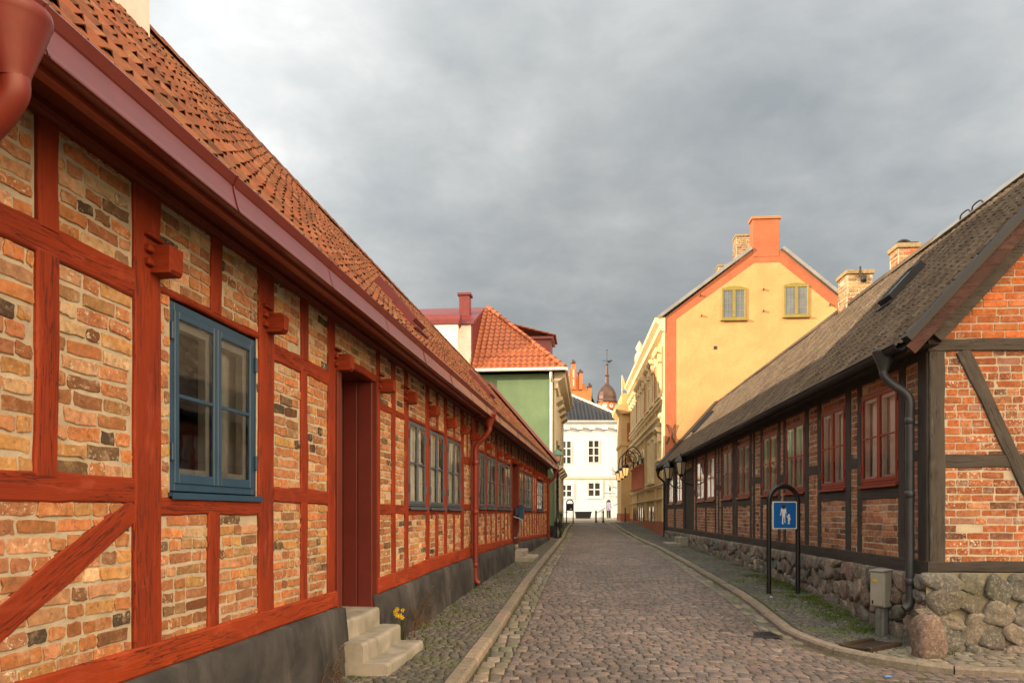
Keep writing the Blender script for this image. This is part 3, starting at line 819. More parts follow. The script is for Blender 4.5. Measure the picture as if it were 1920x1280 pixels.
# timbers of the near house
for (a, b, z0, z1) in ((2.2, 2.43, .80, ZT), (3.284, 3.423, 1.66, 2.62), (3.30, 3.425, 2.73, ZT), (3.957, 4.19, .79, ZT), (4.73, 4.86, 2.73, ZT), (4.70, 4.826, .79, 1.51),
                       (5.373, 5.602, .80, ZT), (6.10, 6.23, .80, 1.59), (6.10, 6.23, 1.67, 2.63), (6.10, 6.235, 2.72, ZT), (6.686, 6.85, .80, ZT), (8.06, 8.165, .82, ZT),
                       (8.63, 8.76, .82, 1.51), (8.63, 8.76, 1.58, 2.62), (8.63, 8.75, 2.65, ZT), (9.17, 9.32, .83, ZT), (10.22, 10.39, .86, ZT), (10.79, 10.93, .87, 1.50), (10.84, 10.93, 2.66, ZT),
                       (11.35, 11.52, .87, ZT), (12.01, 12.09, .87, 1.50), (12.04, 12.13, 2.66, ZT), (12.60, 12.84, .88, ZT), (13.14, 13.21, 2.44, ZT), (13.52, 13.92, .90, ZT)):
    post(HA, a, b, z0, z1)
for (a, b, z0, z1) in ((1.0, 3.96, 2.605, 2.745), (1.0, 3.96, 1.55, 1.68), (4.19, 5.373, 2.70, 2.745), (4.19, 5.373, 1.49, 1.58), (5.602, 6.69, 2.61, 2.735), (5.602, 6.69, 1.575, 1.69),
                       (6.85, 8.06, 2.875, 2.94), (8.165, 9.17, 2.60, 2.67), (8.165, 9.17, 1.49, 1.60), (9.32, 10.22, 2.635, 2.68), (10.39, 11.35, 2.635, 2.68), (11.52, 12.60, 2.635, 2.68),
                       (9.32, 10.22, 1.48, 1.57), (10.39, 11.35, 1.48, 1.57), (11.52, 12.60, 1.48, 1.57), (12.84, 13.52, 2.33, 2.46), (12.84, 13.52, 1.55, 1.66)):
    rail(HA, a, b, z0, z1)
put(HA, 'brace', timber(2.45, .60 + .12, 3.965, 1.52, .145, .014), M['red_timber'])
put(HA, 'sill_beam', band([p for p in SILL if p[0] < 6.8] + [(6.86, .67, .815)], .03), M['red_sill'])
put(HA, 'sill_beam', band([(8.06, .66, .825)] + [p for p in SILL if 8.2 < p[0] < 14] + [(13.95, .75, .925)], .03), M['red_sill'])
def pl_bot(s): return ground_L(s) - .06
put(HA, 'plinth', plinth(.8, 6.98, lambda s: sill_bot(s), pl_bot, .075, .03), M['plinth'])
put(HA, 'plinth', plinth(8.02, 13.98, lambda s: sill_bot(s), pl_bot, .075, .03), M['plinth'])
# door recess
d = MB()
x0, x1 = 7.0, 8.03
for k in range(4):
    d.box(x1 - .02, x1 + .03, .02 + k * .16, .174 + k * .16, .53, 2.87, .006)          # far reveal boarding
    d.box(x0 - .03, x0 + .02, .02 + k * .16, .174 + k * .16, .53, 2.87, .006)
d.box(x0, x1, .0, .66, 2.87, 2.9); d.box(x0, x1, .3, .66, .45, .52)
put(HA, 'door_reveal', d, M['door_red'])
d = MB()
for k in range(5): d.box(x0 + .02 + k * .2, x0 + .216 + k * .2, .62, .66, .53, 2.87, .006)
dr = put(HA, 'door', d, M['door_red'])
d = MB(); d.box(x0 + .1, x0 + .13, .56, .62, 1.5, 1.6, .005); d.build('handle', M['black'], dr)
d = MB(); d.box(6.86, 6.93, -.035, .05, .60, 2.9, .006); d.box(6.93, 7.0, -.02, .05, .55, 2.9, .006); d.box(8.03, 8.06, -.028, .05, .53, 2.9, .004)
put(HA, 'door_frame', d, M['cornice_red'])
# windows of the near house
window(HA, 4.305, 5.345, 1.625, 2.69, M['blue'], curt='sides', fw=.05, cw=.045, recess=.016, glass='glass_old', inner=M['white_frame'], label='large blue casement window with glass showing the grey roof opposite')
for i, (a, b) in enumerate(((9.345, 10.20), (10.42, 11.325), (11.56, 12.56))):
    window(HA, a, b, 1.59, 2.63, M['greyblue'], curt='half', sillm=M['greyblue'])
# ornaments seen in the big window
d = MB(); d.lathe([(.0, 1.74), (.03, 1.75), (.012, 1.78), (.012, 1.85), (.05, 1.88), (.065, 1.95), (.05, 2.03), (.0, 2.05)], 4.5, .28, 12)
put(HA, 'window_ornament', d, M['sign_white'])
# far house of the row
wall = MB()
wins = [(14.32, 15.0), (15.22, 16.38), (16.62, 17.76), (17.84, 18.88), (20.62, 21.66), (21.86, 23.95), (25.6, 27.9)]
posts2 = [(13.96, 14.26), (15.02, 15.2), (16.40, 16.60), (17.77, 17.83), (18.90, 19.10), (20.46, 20.6), (21.68, 21.84), (23.98, 24.2), (25.35, 25.58), (27.92, 28.1), (29.7, 29.95)]
for (a, b) in posts2: post(HB, a, b, sill_top(a) - .01, ZT)
for (a, b) in zip(posts2, posts2[1:]):
    u, v = a[1], b[0]
    if 19 < u < 19.2:
        bricks(wall, u, v, 2.83, ZT, PAL_L); rail(HB, u, v, 2.77, 2.84); continue
    isw = any(w0 < (u + v) / 2 < w1 for w0, w1 in wins)
    n = max(1, round((v - u) / .62)); 
    for k in range(n):
        p = u + (v - u) * k / n; q = u + (v - u) * (k + 1) / n
        bricks(wall, p, q, sill_top(p) - .02, 1.51, PAL_L); bricks(wall, p, q, 2.70, ZT, PAL_L)
        if not isw: bricks(wall, p, q, 1.58, 2.66, PAL_L)
        if k:
            post(HB, p - .045, p + .045, sill_top(p) - .01, 1.51); post(HB, p - .04, p + .04, 2.70, ZT)
            if not isw: post(HB, p - .045, p + .045, 1.58, 2.66)
    rail(HB, u, v, 1.50, 1.59); rail(HB, u, v, 2.65, 2.71)
put(HB, 'wall', wall, [M['brick'], M['mortar']])
for (a, b) in wins[:4]: window(HB, a, b, 1.62, 2.64, M['greyblue'], curt='half')
window(HB, 20.62, 21.66, 1.62, 2.64, M['blue'], curt='full')
window(HB, 21.86, 22.88, 1.62, 2.64, M['blue'], curt='full'); window(HB, 22.92, 23.95, 1.62, 2.64, M['blue'], curt='full')
window(HB, 25.6, 26.72, 1.60, 2.60, M['blue'], curt='sides'); window(HB, 26.78, 27.9, 1.60, 2.60, M['blue'], curt='sides')
put(HB, 'sill_beam', band([(13.95, .75, .925)] + [(14.5, .75, .92), (17, .765, .90), (19.1, .77, .885)], .03), M['red_sill'])
put(HB, 'sill_beam', band([(20.46, .765, .87), (25, .70, .81), (29.95, .63, .74)], .03), M['red_sill'])
put(HB, 'plinth', plinth(13.98, 19.15, sill_bot, pl_bot, .075, .03), M['plinth'])
put(HB, 'plinth', plinth(20.4, 29.95, sill_bot, pl_bot, .075, .03), M['plinth'])
d = MB()
d.box(20.40, 20.46, -.02, .6, .72, 2.78, .005); d.box(19.1, 19.14, -.03, .6, .72, 2.78, .005); d.box(19.14, 20.4, .0, .6, 2.78, 2.82); d.box(19.14, 20.4, 0, .6, .68, .72)
put(HB, 'door_frame', d, M['cornice_red'])
d = MB()
for k in range(6): d.box(19.15 + k * .208, 19.352 + k * .208, .5, .54, .72, 2.78, .005)
put(HB, 'door', d, M['door_red'])

# projecting joist ends with pegs
def joist(root, px, z=2.785, h=.132, pj=.160, w=None, s=None):
    s = s if s is not None else sL(px)
    w = w or R.uniform(.095, .125); d = MB(); z += R.uniform(-.02, .02); h *= R.uniform(.88, 1.1); pj *= R.uniform(.85, 1.12); tl = R.uniform(-.012, .012)
    c = R.uniform(.015, .04); a, b = s, s + w; y0 = -pj
    vs = [(a, .02, z), (b, .02, z), (b, .02, z + h), (a, .02, z + h), (a, y0 + c, z), (b, y0 + c, z), (b, y0 + c * .8, z + h), (a, y0 + c * .8, z + h),
          (a + .006 + tl, y0, z + c * .8 + tl), (b - .012 + tl, y0, z + c + tl), (b - .006 + tl, y0, z + h - c * .5 + tl), (a + .006 + tl, y0, z + h - c * .7 + tl)]
    fs = [(0, 1, 5, 4), (1, 2, 6, 5), (2, 3, 7, 6), (3, 0, 4, 7), (4, 5, 9, 8), (5, 6, 10, 9), (6, 7, 11, 10), (7, 4, 8, 11), (8, 9, 10, 11)]
    o = R.uniform(0, 40)
    d.add(vs, fs, [(o + abs(v[1]) * 1.0, o + v[2] + v[0]) for v in vs])
    j = put(root, 'joist_end', d, M['red_timber'])
    if s < 14:
        for (q0, q1, q2) in ((a, z + .10, z + .135), (a, z + .03, z + .065), (b - .02, z + h + .035, z + h + .055)):
            p = MB(); p.box(a - .05, q0, -.05, -.005, q1, q2, .006); p.build('peg', M['red_timber'], j)
for s in (2.35, 4.085, 5.455, 6.85, 8.14, 9.19, 10.37, 11.50, 12.62, 13.45): joist(HA, 0, s=s)
for s in (15.07, 16.6, 17.8, 19.0, 20.45, 21.7, 22.9, 24.3, 25.5, 26.9, 28.2, 29.3): joist(HB, 0, z=2.72, s=s)

# roofs, cornices, gutters
U = Vector((0, RIDGE_Y - EAVE_Y, RIDGE_Z - EAVE_Z)); SL_ = U.length; U.normalize()
def roof_of(root, x0, x1, n_ridge=True):
    d = MB(); pantiles(d, (0, EAVE_Y, EAVE_Z), (1, 0, 0), U, x0, x1, SL_, .165, .225, .027, .006, pw=1.9, taper=.75, thick=.007, jt=.005, sag=.03)
    rf = put(root, 'roof', d, M['tile_red'])
    d = MB(); k = .02
    d.quad((x0, EAVE_Y + .03, EAVE_Z - k), (x1, EAVE_Y + .03, EAVE_Z - k), (x1, RIDGE_Y, RIDGE_Z - k), (x0, RIDGE_Y, RIDGE_Z - k))
    d.build('roof_underlay', M['under'], rf)
    d = MB(); pantiles(d, (0, 2 * RIDGE_Y - EAVE_Y, EAVE_Z), (1, 0, 0), (0, -U.y, U.z), x0, x1, SL_, .205, .27, .042, .03, n=4)
    d.quad((x0, 2 * RIDGE_Y + .3, EAVE_Z - k), (x1, 2 * RIDGE_Y + .3, EAVE_Z - k), (x1, RIDGE_Y, RIDGE_Z - k), (x0, RIDGE_Y, RIDGE_Z - k))
    d.build('rear_slope', M['tile_red'], rf)
    d = MB(); x = x0
    while x < x1 - .1:
        L = min(.38, x1 - x); c = arc((x, RIDGE_Y, RIDGE_Z - .045), .10, 0, math.pi, 8, 'yz'); c2 = [(x + L + .02, p[1], p[2] - .012) for p in c]
        m = len(c); d.add(c + c2, [(i, i + 1, m + i + 1, m + i) for i in range(m - 1)], [(int(x / .38) + .5, .5)] * (2 * m), (1, 1, 1, 0), 0, True); x += L
    d.build('ridge_tile', M['tile_red'], rf)
    # body of the house behind the front
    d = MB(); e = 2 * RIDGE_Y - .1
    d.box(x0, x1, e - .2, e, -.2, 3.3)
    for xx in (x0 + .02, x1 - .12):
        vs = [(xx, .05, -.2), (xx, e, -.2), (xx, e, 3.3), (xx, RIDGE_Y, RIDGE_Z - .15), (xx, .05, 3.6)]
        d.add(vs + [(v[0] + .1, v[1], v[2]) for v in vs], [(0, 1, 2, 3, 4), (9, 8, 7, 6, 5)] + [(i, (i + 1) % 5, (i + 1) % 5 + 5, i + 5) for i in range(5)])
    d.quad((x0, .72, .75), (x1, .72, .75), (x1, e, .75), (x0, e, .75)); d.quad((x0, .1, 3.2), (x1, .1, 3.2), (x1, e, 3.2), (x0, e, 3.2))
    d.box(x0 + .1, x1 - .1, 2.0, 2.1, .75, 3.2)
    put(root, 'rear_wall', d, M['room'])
    return rf
RA = roof_of(HA, .9, 13.96); RB = roof_of(HB, 13.96, 29.95)
def cornice(root, x0, x1):
    d = MB()
    d.extrude([(.05, 3.19), (-.045, 3.19), (-.06, 3.21), (-.06, 3.235), (.05, 3.235)], x0, x1, wob=.01, seg=int(x1 - x0) * 2)
    d.box(x0, x1, -.31, .06, 3.228, 3.25)
    d.box(x0, x1, -.09, -.06, 3.20, 3.227)
    put(root, 'cornice', d, M['cornice_red'])
    d = MB(); d.extrude([(-.310, 3.122), (-.343, 3.122), (-.349, 3.128), (-.349, 3.40), (-.310, 3.40)], x0, x1, wob=.005, seg=int(x1 - x0) * 2)
    d.box(x0, x1, -.30, -.20, 3.205, 3.225); put(root, 'fascia', d, M['fascia_red'])
    pf = [(-.434, 3.134), (-.434, 3.142), (-.425, 3.166), (-.408, 3.236), (-.402, 3.270), (-.408, 3.277), (-.428, 3.322), (-.420, 3.332), (-.352, 3.352), (-.352, 3.150), (-.400, 3.148), (-.426, 3.134)]
    d = MB(); d.extrude(pf, x0, x1, wob=.005, seg=int(x1 - x0) * 3)
    put(root, 'gutter', d, M['gutter_red'])
    x = x0 + .5
    while x < x1 - .1:
        d = MB()
        q = [(p[0] - .004, p[1]) for p in pf[:8]]
        d.add([(x, p[0], p[1]) for p in q] + [(x + .012, p[0] - .001, p[1]) for p in q] + [(x + .02, p[0] + .006, p[1]) for p in q], [(i, i + 1, 9 + i, 8 + i) for i in range(7)] + [(8 + i, 9 + i, 17 + i, 16 + i) for i in range(7)])
        put(root, 'gutter_seam', d, M['gutter_red'])
        x += 1.42
cornice(HA, .9, 13.5); cornice(HB, 13.72, 29.9)
def downpipe(root, sx, m, yh=-.36, zt=3.20, zb=.25, yw=-.085, hop=(.115, .05), r=.045, shoe=.16, ds=0.0, name='downpipe'):
    d = MB()
    d.lathe([(hop[0] * .93, zt), (hop[0] * 1.03, zt - .005), (hop[0] * 1.06, zt - .03), (hop[0], zt - .045), (hop[0] * .97, zt - .06), (hop[1] * 1.06, zt - .22), (hop[1], zt - .24)], sx, yh, 20)
    d.lathe([(hop[0] * .9, zt), (.02, zt - .15)], sx, yh, 20)
    d.build('hopper', m, root)
    p = MB()
    path = smooth_path([(sx, yh, zt - .20), (sx, yh, zt - .29), (sx + ds * .35, yh + (yw - yh) * .3, zt - .40), (sx + ds * .8, yh + (yw - yh) * .8, zt - .52), (sx + ds, yw, zt - .62), (sx + ds, yw, zt - .8)], 6)
    path += [(sx + ds, yw, zb + .2)] + arc((sx + ds, yw - .12, zb + .14), .12, 0, -1.1, 6, 'yz')[0:]
    p.tube(path, r, 14)
    for z in (zt - .85, zt - 1.7, zb + .35): p.lathe([(r, z + .04), (r + .008, z + .035), (r + .008, z - .035), (r, z - .04)], sx + ds, yw, 14)
    for z in (zt - .9, zb + .7): p.box(sx + ds - .012, sx + ds + .012, yw, .0, z - .015, z + .015)
    p.build(name, m, root)
downpipe(HA, 2.67, M['pipe_red'], -.43, 3.20, .25, -.10, (.112, .05), .047)
downpipe(HA, 13.35, M['pipe_red'], -.36, 3.22, .26, -.12)
downpipe(HB, 29.3, M['pipe_red'], -.36, 3.2, .5, -.1)
# red metal verge of the far house, chimney, roof hatches
d = MB(); x = 29.6
P = [Vector((0, EAVE_Y - .05, EAVE_Z)), Vector((0, RIDGE_Y, RIDGE_Z + .02))]
nrm = Vector((0, -U.z, U.y))
vs = []
for p in P:
    for (xx, h) in ((28.9, .07), (29.35, .10), (29.4, .16), (30.0, .16), (30.0, -.15)): 
        q = p + nrm * h; vs.append((xx, q.y, q.z))
d.add(vs, [(i, i + 1, i + 6, i + 5) for i in range(4)] + [(0, 1, 2, 3, 4)])
d.build('verge_flashing', M['red_metal'], RB)
d = MB(); d.box(6.7, 7.25, RIDGE_Y - .25, RIDGE_Y + .35, 5.9, 7.6, .02); d.box(6.65, 7.30, RIDGE_Y - .3, RIDGE_Y + .4, 7.6, 7.72, .02)
d.build('chimney', M['offwhite'], RA)
def hatch(root, x0, x1, t0, t1, m, glass, h=.11):
    """t along the slope"""
    X = Matrix(((1, 0, 0, 0), (0, U.y, -U.z, EAVE_Y), (0, U.z, U.y, EAVE_Z), (0, 0, 0, 1)))
    d = MB(X); w = .05
    d.box(x0, x1, t0, t0 + w, 0, h); d.box(x0, x1, t1 - w, t1, 0, h); d.box(x0, x0 + w, t0 + w, t1 - w, 0, h); d.box(x1 - w, x1, t0 + w, t1 - w, 0, h)
    d.box(x0 - .06, x1 + .06, t0 - .12, t0, .02, .05)
    o = d.build('skylight', m, root)
    g = MB(X); g.quad((x0 + w, t0 + w, h - .02), (x1 - w, t0 + w, h - .02), (x1 - w, t1 - w, h - .02), (x0 + w, t1 - w, h - .02)); g.build('pane', glass, o)
hatch(RA, 10.02, 10.55, .75, 1.50, M['red_metal'], M['pane_blue']); hatch(RB, 16.6, 17.2, .8, 1.5, M['red_metal'], M['pane_blue'])

# ------------------------------------------------------------------ the dark-framed house on the right
THR = math.atan(.0736)
HR = thing('timber_framed_house', 'brick house with dark timber frame, red windows, grey mossy roof and boulder plinth', 'house', (4.07, 0, 0), -(math.pi / 2 + THR))
def sR(px): return -5877.0 / (px - 1066)       # local x along the right front (towards the camera is +)
XC = -8.69                                      # corner by the gable
def ground_R(x):
    y = -x * math.cos(THR); return gz(wallR(y), y)
wallm = MB()
wr = [(1616, 1686), (1540.7, 1586.6), (1474, 1510), (1430.5, 1459.7), (1384, 1407), (1356, 1374), (1326, 1341), (1307.5, 1321.6), (1270, 1280), (1254.6, 1263)]
pr_ = [(1609, 1616.5), (1686.5, 1699), (1587, 1596.5), (1534, 1540.5), (1510, 1517), (1470, 1474), (1460, 1464), (1427, 1430.5), (1412.5, 1416), (1407, 1409.8), (1379.5, 1383.5), (1374.3, 1378), (1352.8, 1355.8), (1347, 1349), (1341.3, 1343.2), (1322.8, 1325.2), (1304.6, 1307), (1298, 1301), (1281.5, 1284), (1264, 1267.5), (1249.3, 1253)]
ZR0, ZRT = 1.925, 3.40       # unused base / wall top
SB, ST = .86, 1.955 - 0.0
zs0, zs1 = .80, .965         # sill beam
posts = sorted([(sR(a), sR(b)) for a, b in pr_])
wins_r = [(sR(a), sR(b)) for a, b in wr]
posts = [(-32.1, -31.6)] + [p for p in posts if p[0] > -31.5] + [(XC - .22, XC - .002)]
def dt(x0, x1, z0, z1, m='dark_timber', vert=True, prot=.018):
    if vert: post(HR, x0, x1, z0, z1, m, prot)
    else: rail(HR, x0, x1, z0, z1, m, prot - .004)
for i, (a, b) in enumerate(posts[:-1]): dt(a, b, zs1 - .01, ZRT)
door_r = (sR(1284), sR(1297.5))
for (a, b) in zip(posts, posts[1:]):
    u, v = a[1], b[0]; mid = (u + v) / 2
    if v - u < .05: continue
    w = [q for q in wins_r if q[0] < mid < q[1]]
    if door_r[0] < mid < door_r[1]:
        bricks(wallm, u, v, 3.0, ZRT, PAL_R, fleck=.5); dt(u, v, 2.95, 3.02, vert=False)
        d = MB(); d.box(u, v, .06, .1, .75, 2.96)
        for k in range(5): d.box(u + (v - u) * k / 5 + .005, u + (v - u) * (k + 1) / 5 - .005, .03, .06, .75, 2.96, .006)
        put(HR, 'door', d, M['dark_timber']); continue
    if w:
        a0, a1 = max(w[0][0], u) + .005, min(w[0][1], v) - .005
        bricks(wallm, u, v, zs1 - .02, 1.70, PAL_R, fleck=.5, course=.084); bricks(wallm, u, v, 3.12, ZRT, PAL_R, fleck=.5, course=.084)
        dt(u, v, 1.685, 1.83, vert=False)
        window(HR, a0, a1, 1.885, 3.115, M['red_frame'], curt='full', inner=M['white_frame'], fw=.042, cw=.04, glass='glass_low')
        d = MB(); d.box(u, v, -.01, .02, 1.82, 1.89); d.build('rail', M['dark_timber'], HR)
    else:
        zr = R.uniform(2.08, 2.16)
        bricks(wallm, u, v, zs1 - .02, zr, PAL_R, fleck=.6, course=.084); bricks(wallm, u, v, zr + .12, ZRT, PAL_R, fleck=.6, course=.084)
        if v - u < 1.2: dt(u, v, zr - .01, zr + .135, vert=False)
put(HR, 'wall', wallm, [M['brick_right'], M['mortar2']])
put(HR, 'sill_beam', band([(-32.1, .80, .955), (-20, .80, .965), (XC - .0, .79, .965)], .035, jt=.014), M['dark_timber'])
put(HR, 'corner_post', timber(XC - .11, .93, XC - .11, 3.5, .225, .03, .09), M['dark_timber'])
RUB = [(.18, .15, .125), (.16, .14, .125), (.25, .205, .165), (.12, .125, .12), (.22, .15, .125), (.17, .17, .155), (.29, .24, .185)]
d = MB(); rubble(d, -32.1, XC + .02, lambda x: ground_R(x) - .03, lambda x: .81, .27, RUB, .085, -.035, grow=1.06)
put(HR, 'stone_plinth', d, [M['rubble'], M['plinth_mortar']])
# gable end facing the camera
G = Matrix.Translation((XC, 0, 0)) @ Matrix.Rotation(math.pi / 2, 4, 'Z')
RRY, RRZ, ERY, ERZ = 2.12, 6.10, -.30, 3.44
gw = MB(G)
bricks(gw, .13, 4.2, zs1 - .02, 2.06, PAL_G, course=.0855, bl=.262, fleck=1.1, joint=.016, prot=.005)
bricks(gw, .13, 4.2, 2.12, 3.34, PAL_G, course=.0855, bl=.262, fleck=1.0, joint=.016, prot=.005)
z = 3.46
PALT = [((.56, .155, .045), 6), ((.52, .14, .045), 4), ((.46, .12, .04), 1)]
while z < 5.95:                                  # courses narrowing under the verge
    t = (z + .09 - ERZ) / (RRZ - ERZ); half = (RRY - ERY) * (1 - t) - .02
    if half > .1: bricks(gw, RRY - half, RRY + half, z, z + .0855, PALT, course=.0855, bl=.262, fleck=.12, joint=.013, prot=.005, header=.05, jt=.003)
    z += .0855
gw.quad((ERY + .32, .01, 3.4), (2 * RRY - ERY - .3, .01, 3.4), (RRY + .02, .01, 6.0), (RRY - .02, .01, 6.0), mat=1)
put(HR, 'gable_wall', gw, [M['brick_gable'], M['mortar2']])
def gt(name, x0, z0, x1, z1, w, prot=.02, m='grey_timber', jt=.008):
    t = timber(x0, z0, x1, z1, w, prot, .05, jt); t.v = [tuple(G @ Vector(p)) for p in t.v]; put(HR, name, t, M[m])
gt('corner_post', .082, .95, .075, 3.32, .165, .028)
gt('rail', -.02, 3.39, 4.3, 3.385, .135, .03); gt('rail', .15, 2.09, 4.2, 2.075, .15, .018)
gt('brace', .36, 3.33, 1.42, 1.0, .15, .024); gt('sill_beam', -.03, .90, 4.2, .90, .12, .04, 'dark_timber')
gt('rail', .9, 4.50, 3.3, 4.50, .14, .024); gt('post', 2.0, .95, 2.0, 3.3, .17, .016)
d = MB(G)
RUB2 = [(.19, .165, .14), (.16, .145, .125), (.22, .185, .15), (.14, .14, .125), (.20, .165, .14), (.17, .165, .15)]
rubble(d, -.06, 4.2, lambda x: -.20, lambda x: .84, .31, RUB2, .07, -.06, grow=1.16)
put(HR, 'stone_plinth', d, [M['rubble'], M['plinth_mortar']])
# roof
U_R = Vector((0, RRY - ERY, RRZ - ERZ)); S_R = U_R.length; U_R.normalize()
XG = XC + .27
d = MB(); pantiles(d, (0, ERY, ERZ), (1, 0, 0), U_R, -32.15, XG, S_R, .15, .20, .017, .010, n=6, pw=1.3, thick=.008, sag=.03)
rf = put(HR, 'roof', d, M['tile_grey'])
d = MB(); pantiles(d, (0, 2 * RRY - ERY, ERZ), (1, 0, 0), (0, -U_R.y, U_R.z), -32.15, XG, S_R, .19, .24, .030, .022, n=4)
d.build('rear_slope', M['tile_grey'], rf)
d = MB()
for sg in (0, 1):
    ye = ERY + .03 if not sg else 2 * RRY - ERY - .03
    d.quad((-32.15, ye, ERZ - .03), (XG, ye, ERZ - .03), (XG, RRY, RRZ - .03), (-32.15, RRY, RRZ - .03))
d.build('roof_underlay', M['under'], rf)
d = MB()
for (xa, xb) in ((-32.15, -13.0),):
    d.extrude([(RRY - .12, RRZ - .07), (RRY - .05, RRZ + .05), (RRY + .05, RRZ + .05), (RRY + .12, RRZ - .07)], xa, xb, seg=30, wob=.01)
d.build('ridge_tile', M['tile_grey'], rf)
d = MB(); d.extrude([(RRY - .17, RRZ - .10), (RRY - .03, RRZ + .065), (RRY + .03, RRZ + .065), (RRY + .17, RRZ - .10)], -13.0, XG)
d.build('ridge_capping', M['zinc'], rf)
# roof safety hooks near the ridge
d = MB()
for x in (-11.55, -11.9):
    d.tube(smooth_path([(x + .17, RRY - .13, RRZ - .10), (x + .12, RRY - .15, RRZ - .02), (x, RRY - .15, RRZ + .0), (x - .12, RRY - .15, RRZ - .02), (x - .17, RRY - .13, RRZ - .10)], 5), .012, 8)
d.build('roof_hook', M['dark_metal'], rf)
# verge: dark sheet metal and red-brown bargeboard
nR = Vector((0, -U_R.z, U_R.y))
def verge(h0, h1, xa, xb, name, m, t0=-.05, t1=None):
    d = MB(); vs = []
    for t in (t0, S_R * .5, t1 or S_R + .05):
        p = Vector((0, ERY, ERZ)) + U_R * t
        for (x, h) in ((xa, h0), (xb, h0), (xb, h1), (xa, h1)):
            q = p + nR * h; vs.append((x, q.y, q.z))
    fs = []
    for k in (0, 1): fs += [(k * 4 + i, k * 4 + (i + 1) % 4, k * 4 + 4 + (i + 1) % 4, k * 4 + 4 + i) for i in range(4)]
    fs += [(0, 1, 2, 3), (11, 10, 9, 8)]
    d.add(vs, fs, [(v[1] * 1.5, v[2]) for v in vs]); d.build(name, m, rf)
verge(-.02, .055, XG - .12, XG + .03, 'verge_flashing', M['dark_metal'])
verge(-.15, -.025, XG - .03, XG + .005, 'bargeboard', timber_mat('bargeboard_red', (.085, .034, .028), (.045, .024, .02)), -.12)
verge(-.31, -.16, XC + .03, XC + .10, 'verge_rafter', M['grey_timber'], .25)
# soffit boards, gutter, downpipe
d = MB(); d.add([(-32.1, ERY + .02, ERZ - .07), (XG - .05, ERY + .02, ERZ - .07), (XG - .05, .02, 3.36), (-32.1, .02, 3.36)], [(0, 1, 2, 3)])
d.box(-32.1, XG - .05, ERY + .02, ERY + .05, ERZ - .14, ERZ - .02); d.box(-32.1, XC, -.03, .02, 3.26, 3.38)
put(HR, 'soffit', d, M['dark_timber'])
cy, cz, r = ERY - .05, ERZ - .045, .075; outer = []; inner = []
for k in range(11):
    a = math.pi + math.pi * k / 10; outer.append((cy + r * math.cos(a), cz + r * math.sin(a))); inner.append((cy + (r - .006) * math.cos(a), cz + (r - .006) * math.sin(a)))
d = MB(); d.extrude(outer + inner[::-1], -32.1, XC + .1, smooth=True, wob=.02, seg=60); d.tube([(-32.1, cy - r, cz), (XC + .1, cy - r, cz)], .01, 8)
put(HR, 'gutter', d, M['dark_metal'])
downpipe(HR, -9.03, M['grey_pipe'], -.36, 3.42, .36, -.12, (.125, .055), .048, ds=.13)
downpipe(HR, -31.9, M['dark_metal'], -.36, 3.36, .5, -.1, (.1, .05), .045)
# chimneys on the ridge, skylights
def chim(x0, x1, y0, y1, z0, z1, pal, name='chimney', root=None, cap=True):
    d = MB()
    for (X, L) in ((Matrix.Translation((x1, y0, 0)) @ Matrix.Rotation(math.pi / 2, 4, 'Z'), y1 - y0), (Matrix.Translation((x0, y0, 0)), x1 - x0)):
        d.xf = X; bricks(d, 0, L, z0, z1, pal, fleck=.5)
    d.xf = None
    d.box(x0, x1, y0 + .002, y1, z0, z1 - .01, mat=1)
    if cap:
        d.box(x0 - .04, x1 + .04, y0 - .04, y1 + .04, z1 - .09, z1, .01, (.36, .28, .15, .2))
    return d.build(name, [M['chimney_brick'], M['mortar2']], root)
PAL_C = [((.34, .22, .11), 4), ((.27, .17, .09), 3), ((.40, .27, .13), 3), ((.32, .12, .07), 1)]
c = chim(-17.5, -16.95, RRY - .12, RRY + .42, 5.4, 6.80, PAL_C, root=rf)
d = MB(); d.tube(smooth_path([(-16.94, RRY + .16, 6.87), (-16.9, RRY + .14, 6.74), (-16.9, RRY + .12, 6.64)], 4), .02, 8); d.lathe([(.0, 6.54), (.06, 6.54), (.06, 6.66), (.0, 6.66)], -16.92, RRY + .22, 12); d.build('flue_pipe', M['dark_metal'], c)
c2 = chim(-15.4, -15.02, RRY + .16, RRY + .54, 5.5, 6.70, PAL_G, root=rf)
d = MB(); d.tube(arc((-15.21, RRY + .35, 6.67), .15, .3, math.pi - .3, 8, 'yz'), .03, 8); d.box(-15.4, -15.02, RRY + .16, RRY + .54, 6.70, 6.73); d.build('chimney_cowl', M['dark_metal'], c2)
U_keep = U; XR_ = Matrix(((1, 0, 0, 0), (0, U_R.y, -U_R.z, ERY), (0, U_R.z, U_R.y, ERZ), (0, 0, 0, 1)))
def hatch_r(x0, x1, t0, t1, m=M['dark_metal'], h=.12):
    d = MB(XR_); w = .06
    d.box(x0, x1, t0, t0 + w, 0, h); d.box(x0, x1, t1 - w, t1, 0, h); d.box(x0, x0 + w, t0 + w, t1 - w, 0, h); d.box(x1 - w, x1, t0 + w, t1 - w, 0, h)
    d.box(x0 - .05, x1 + .05, t0 - .1, t0, .02, .04)
    o = d.build('skylight', m, rf); g = MB(XR_); g.quad((x0 + w, t0 + w, h - .015), (x1 - w, t0 + w, h - .015), (x1 - w, t1 - w, h - .015), (x0 + w, t1 - w, h - .015)); g.build('pane', M['pane_blue'], o)
hatch_r(-12.2, -11.75, 1.75, 2.45); hatch_r(-29.5, -28.9, 1.5, 2.5); 
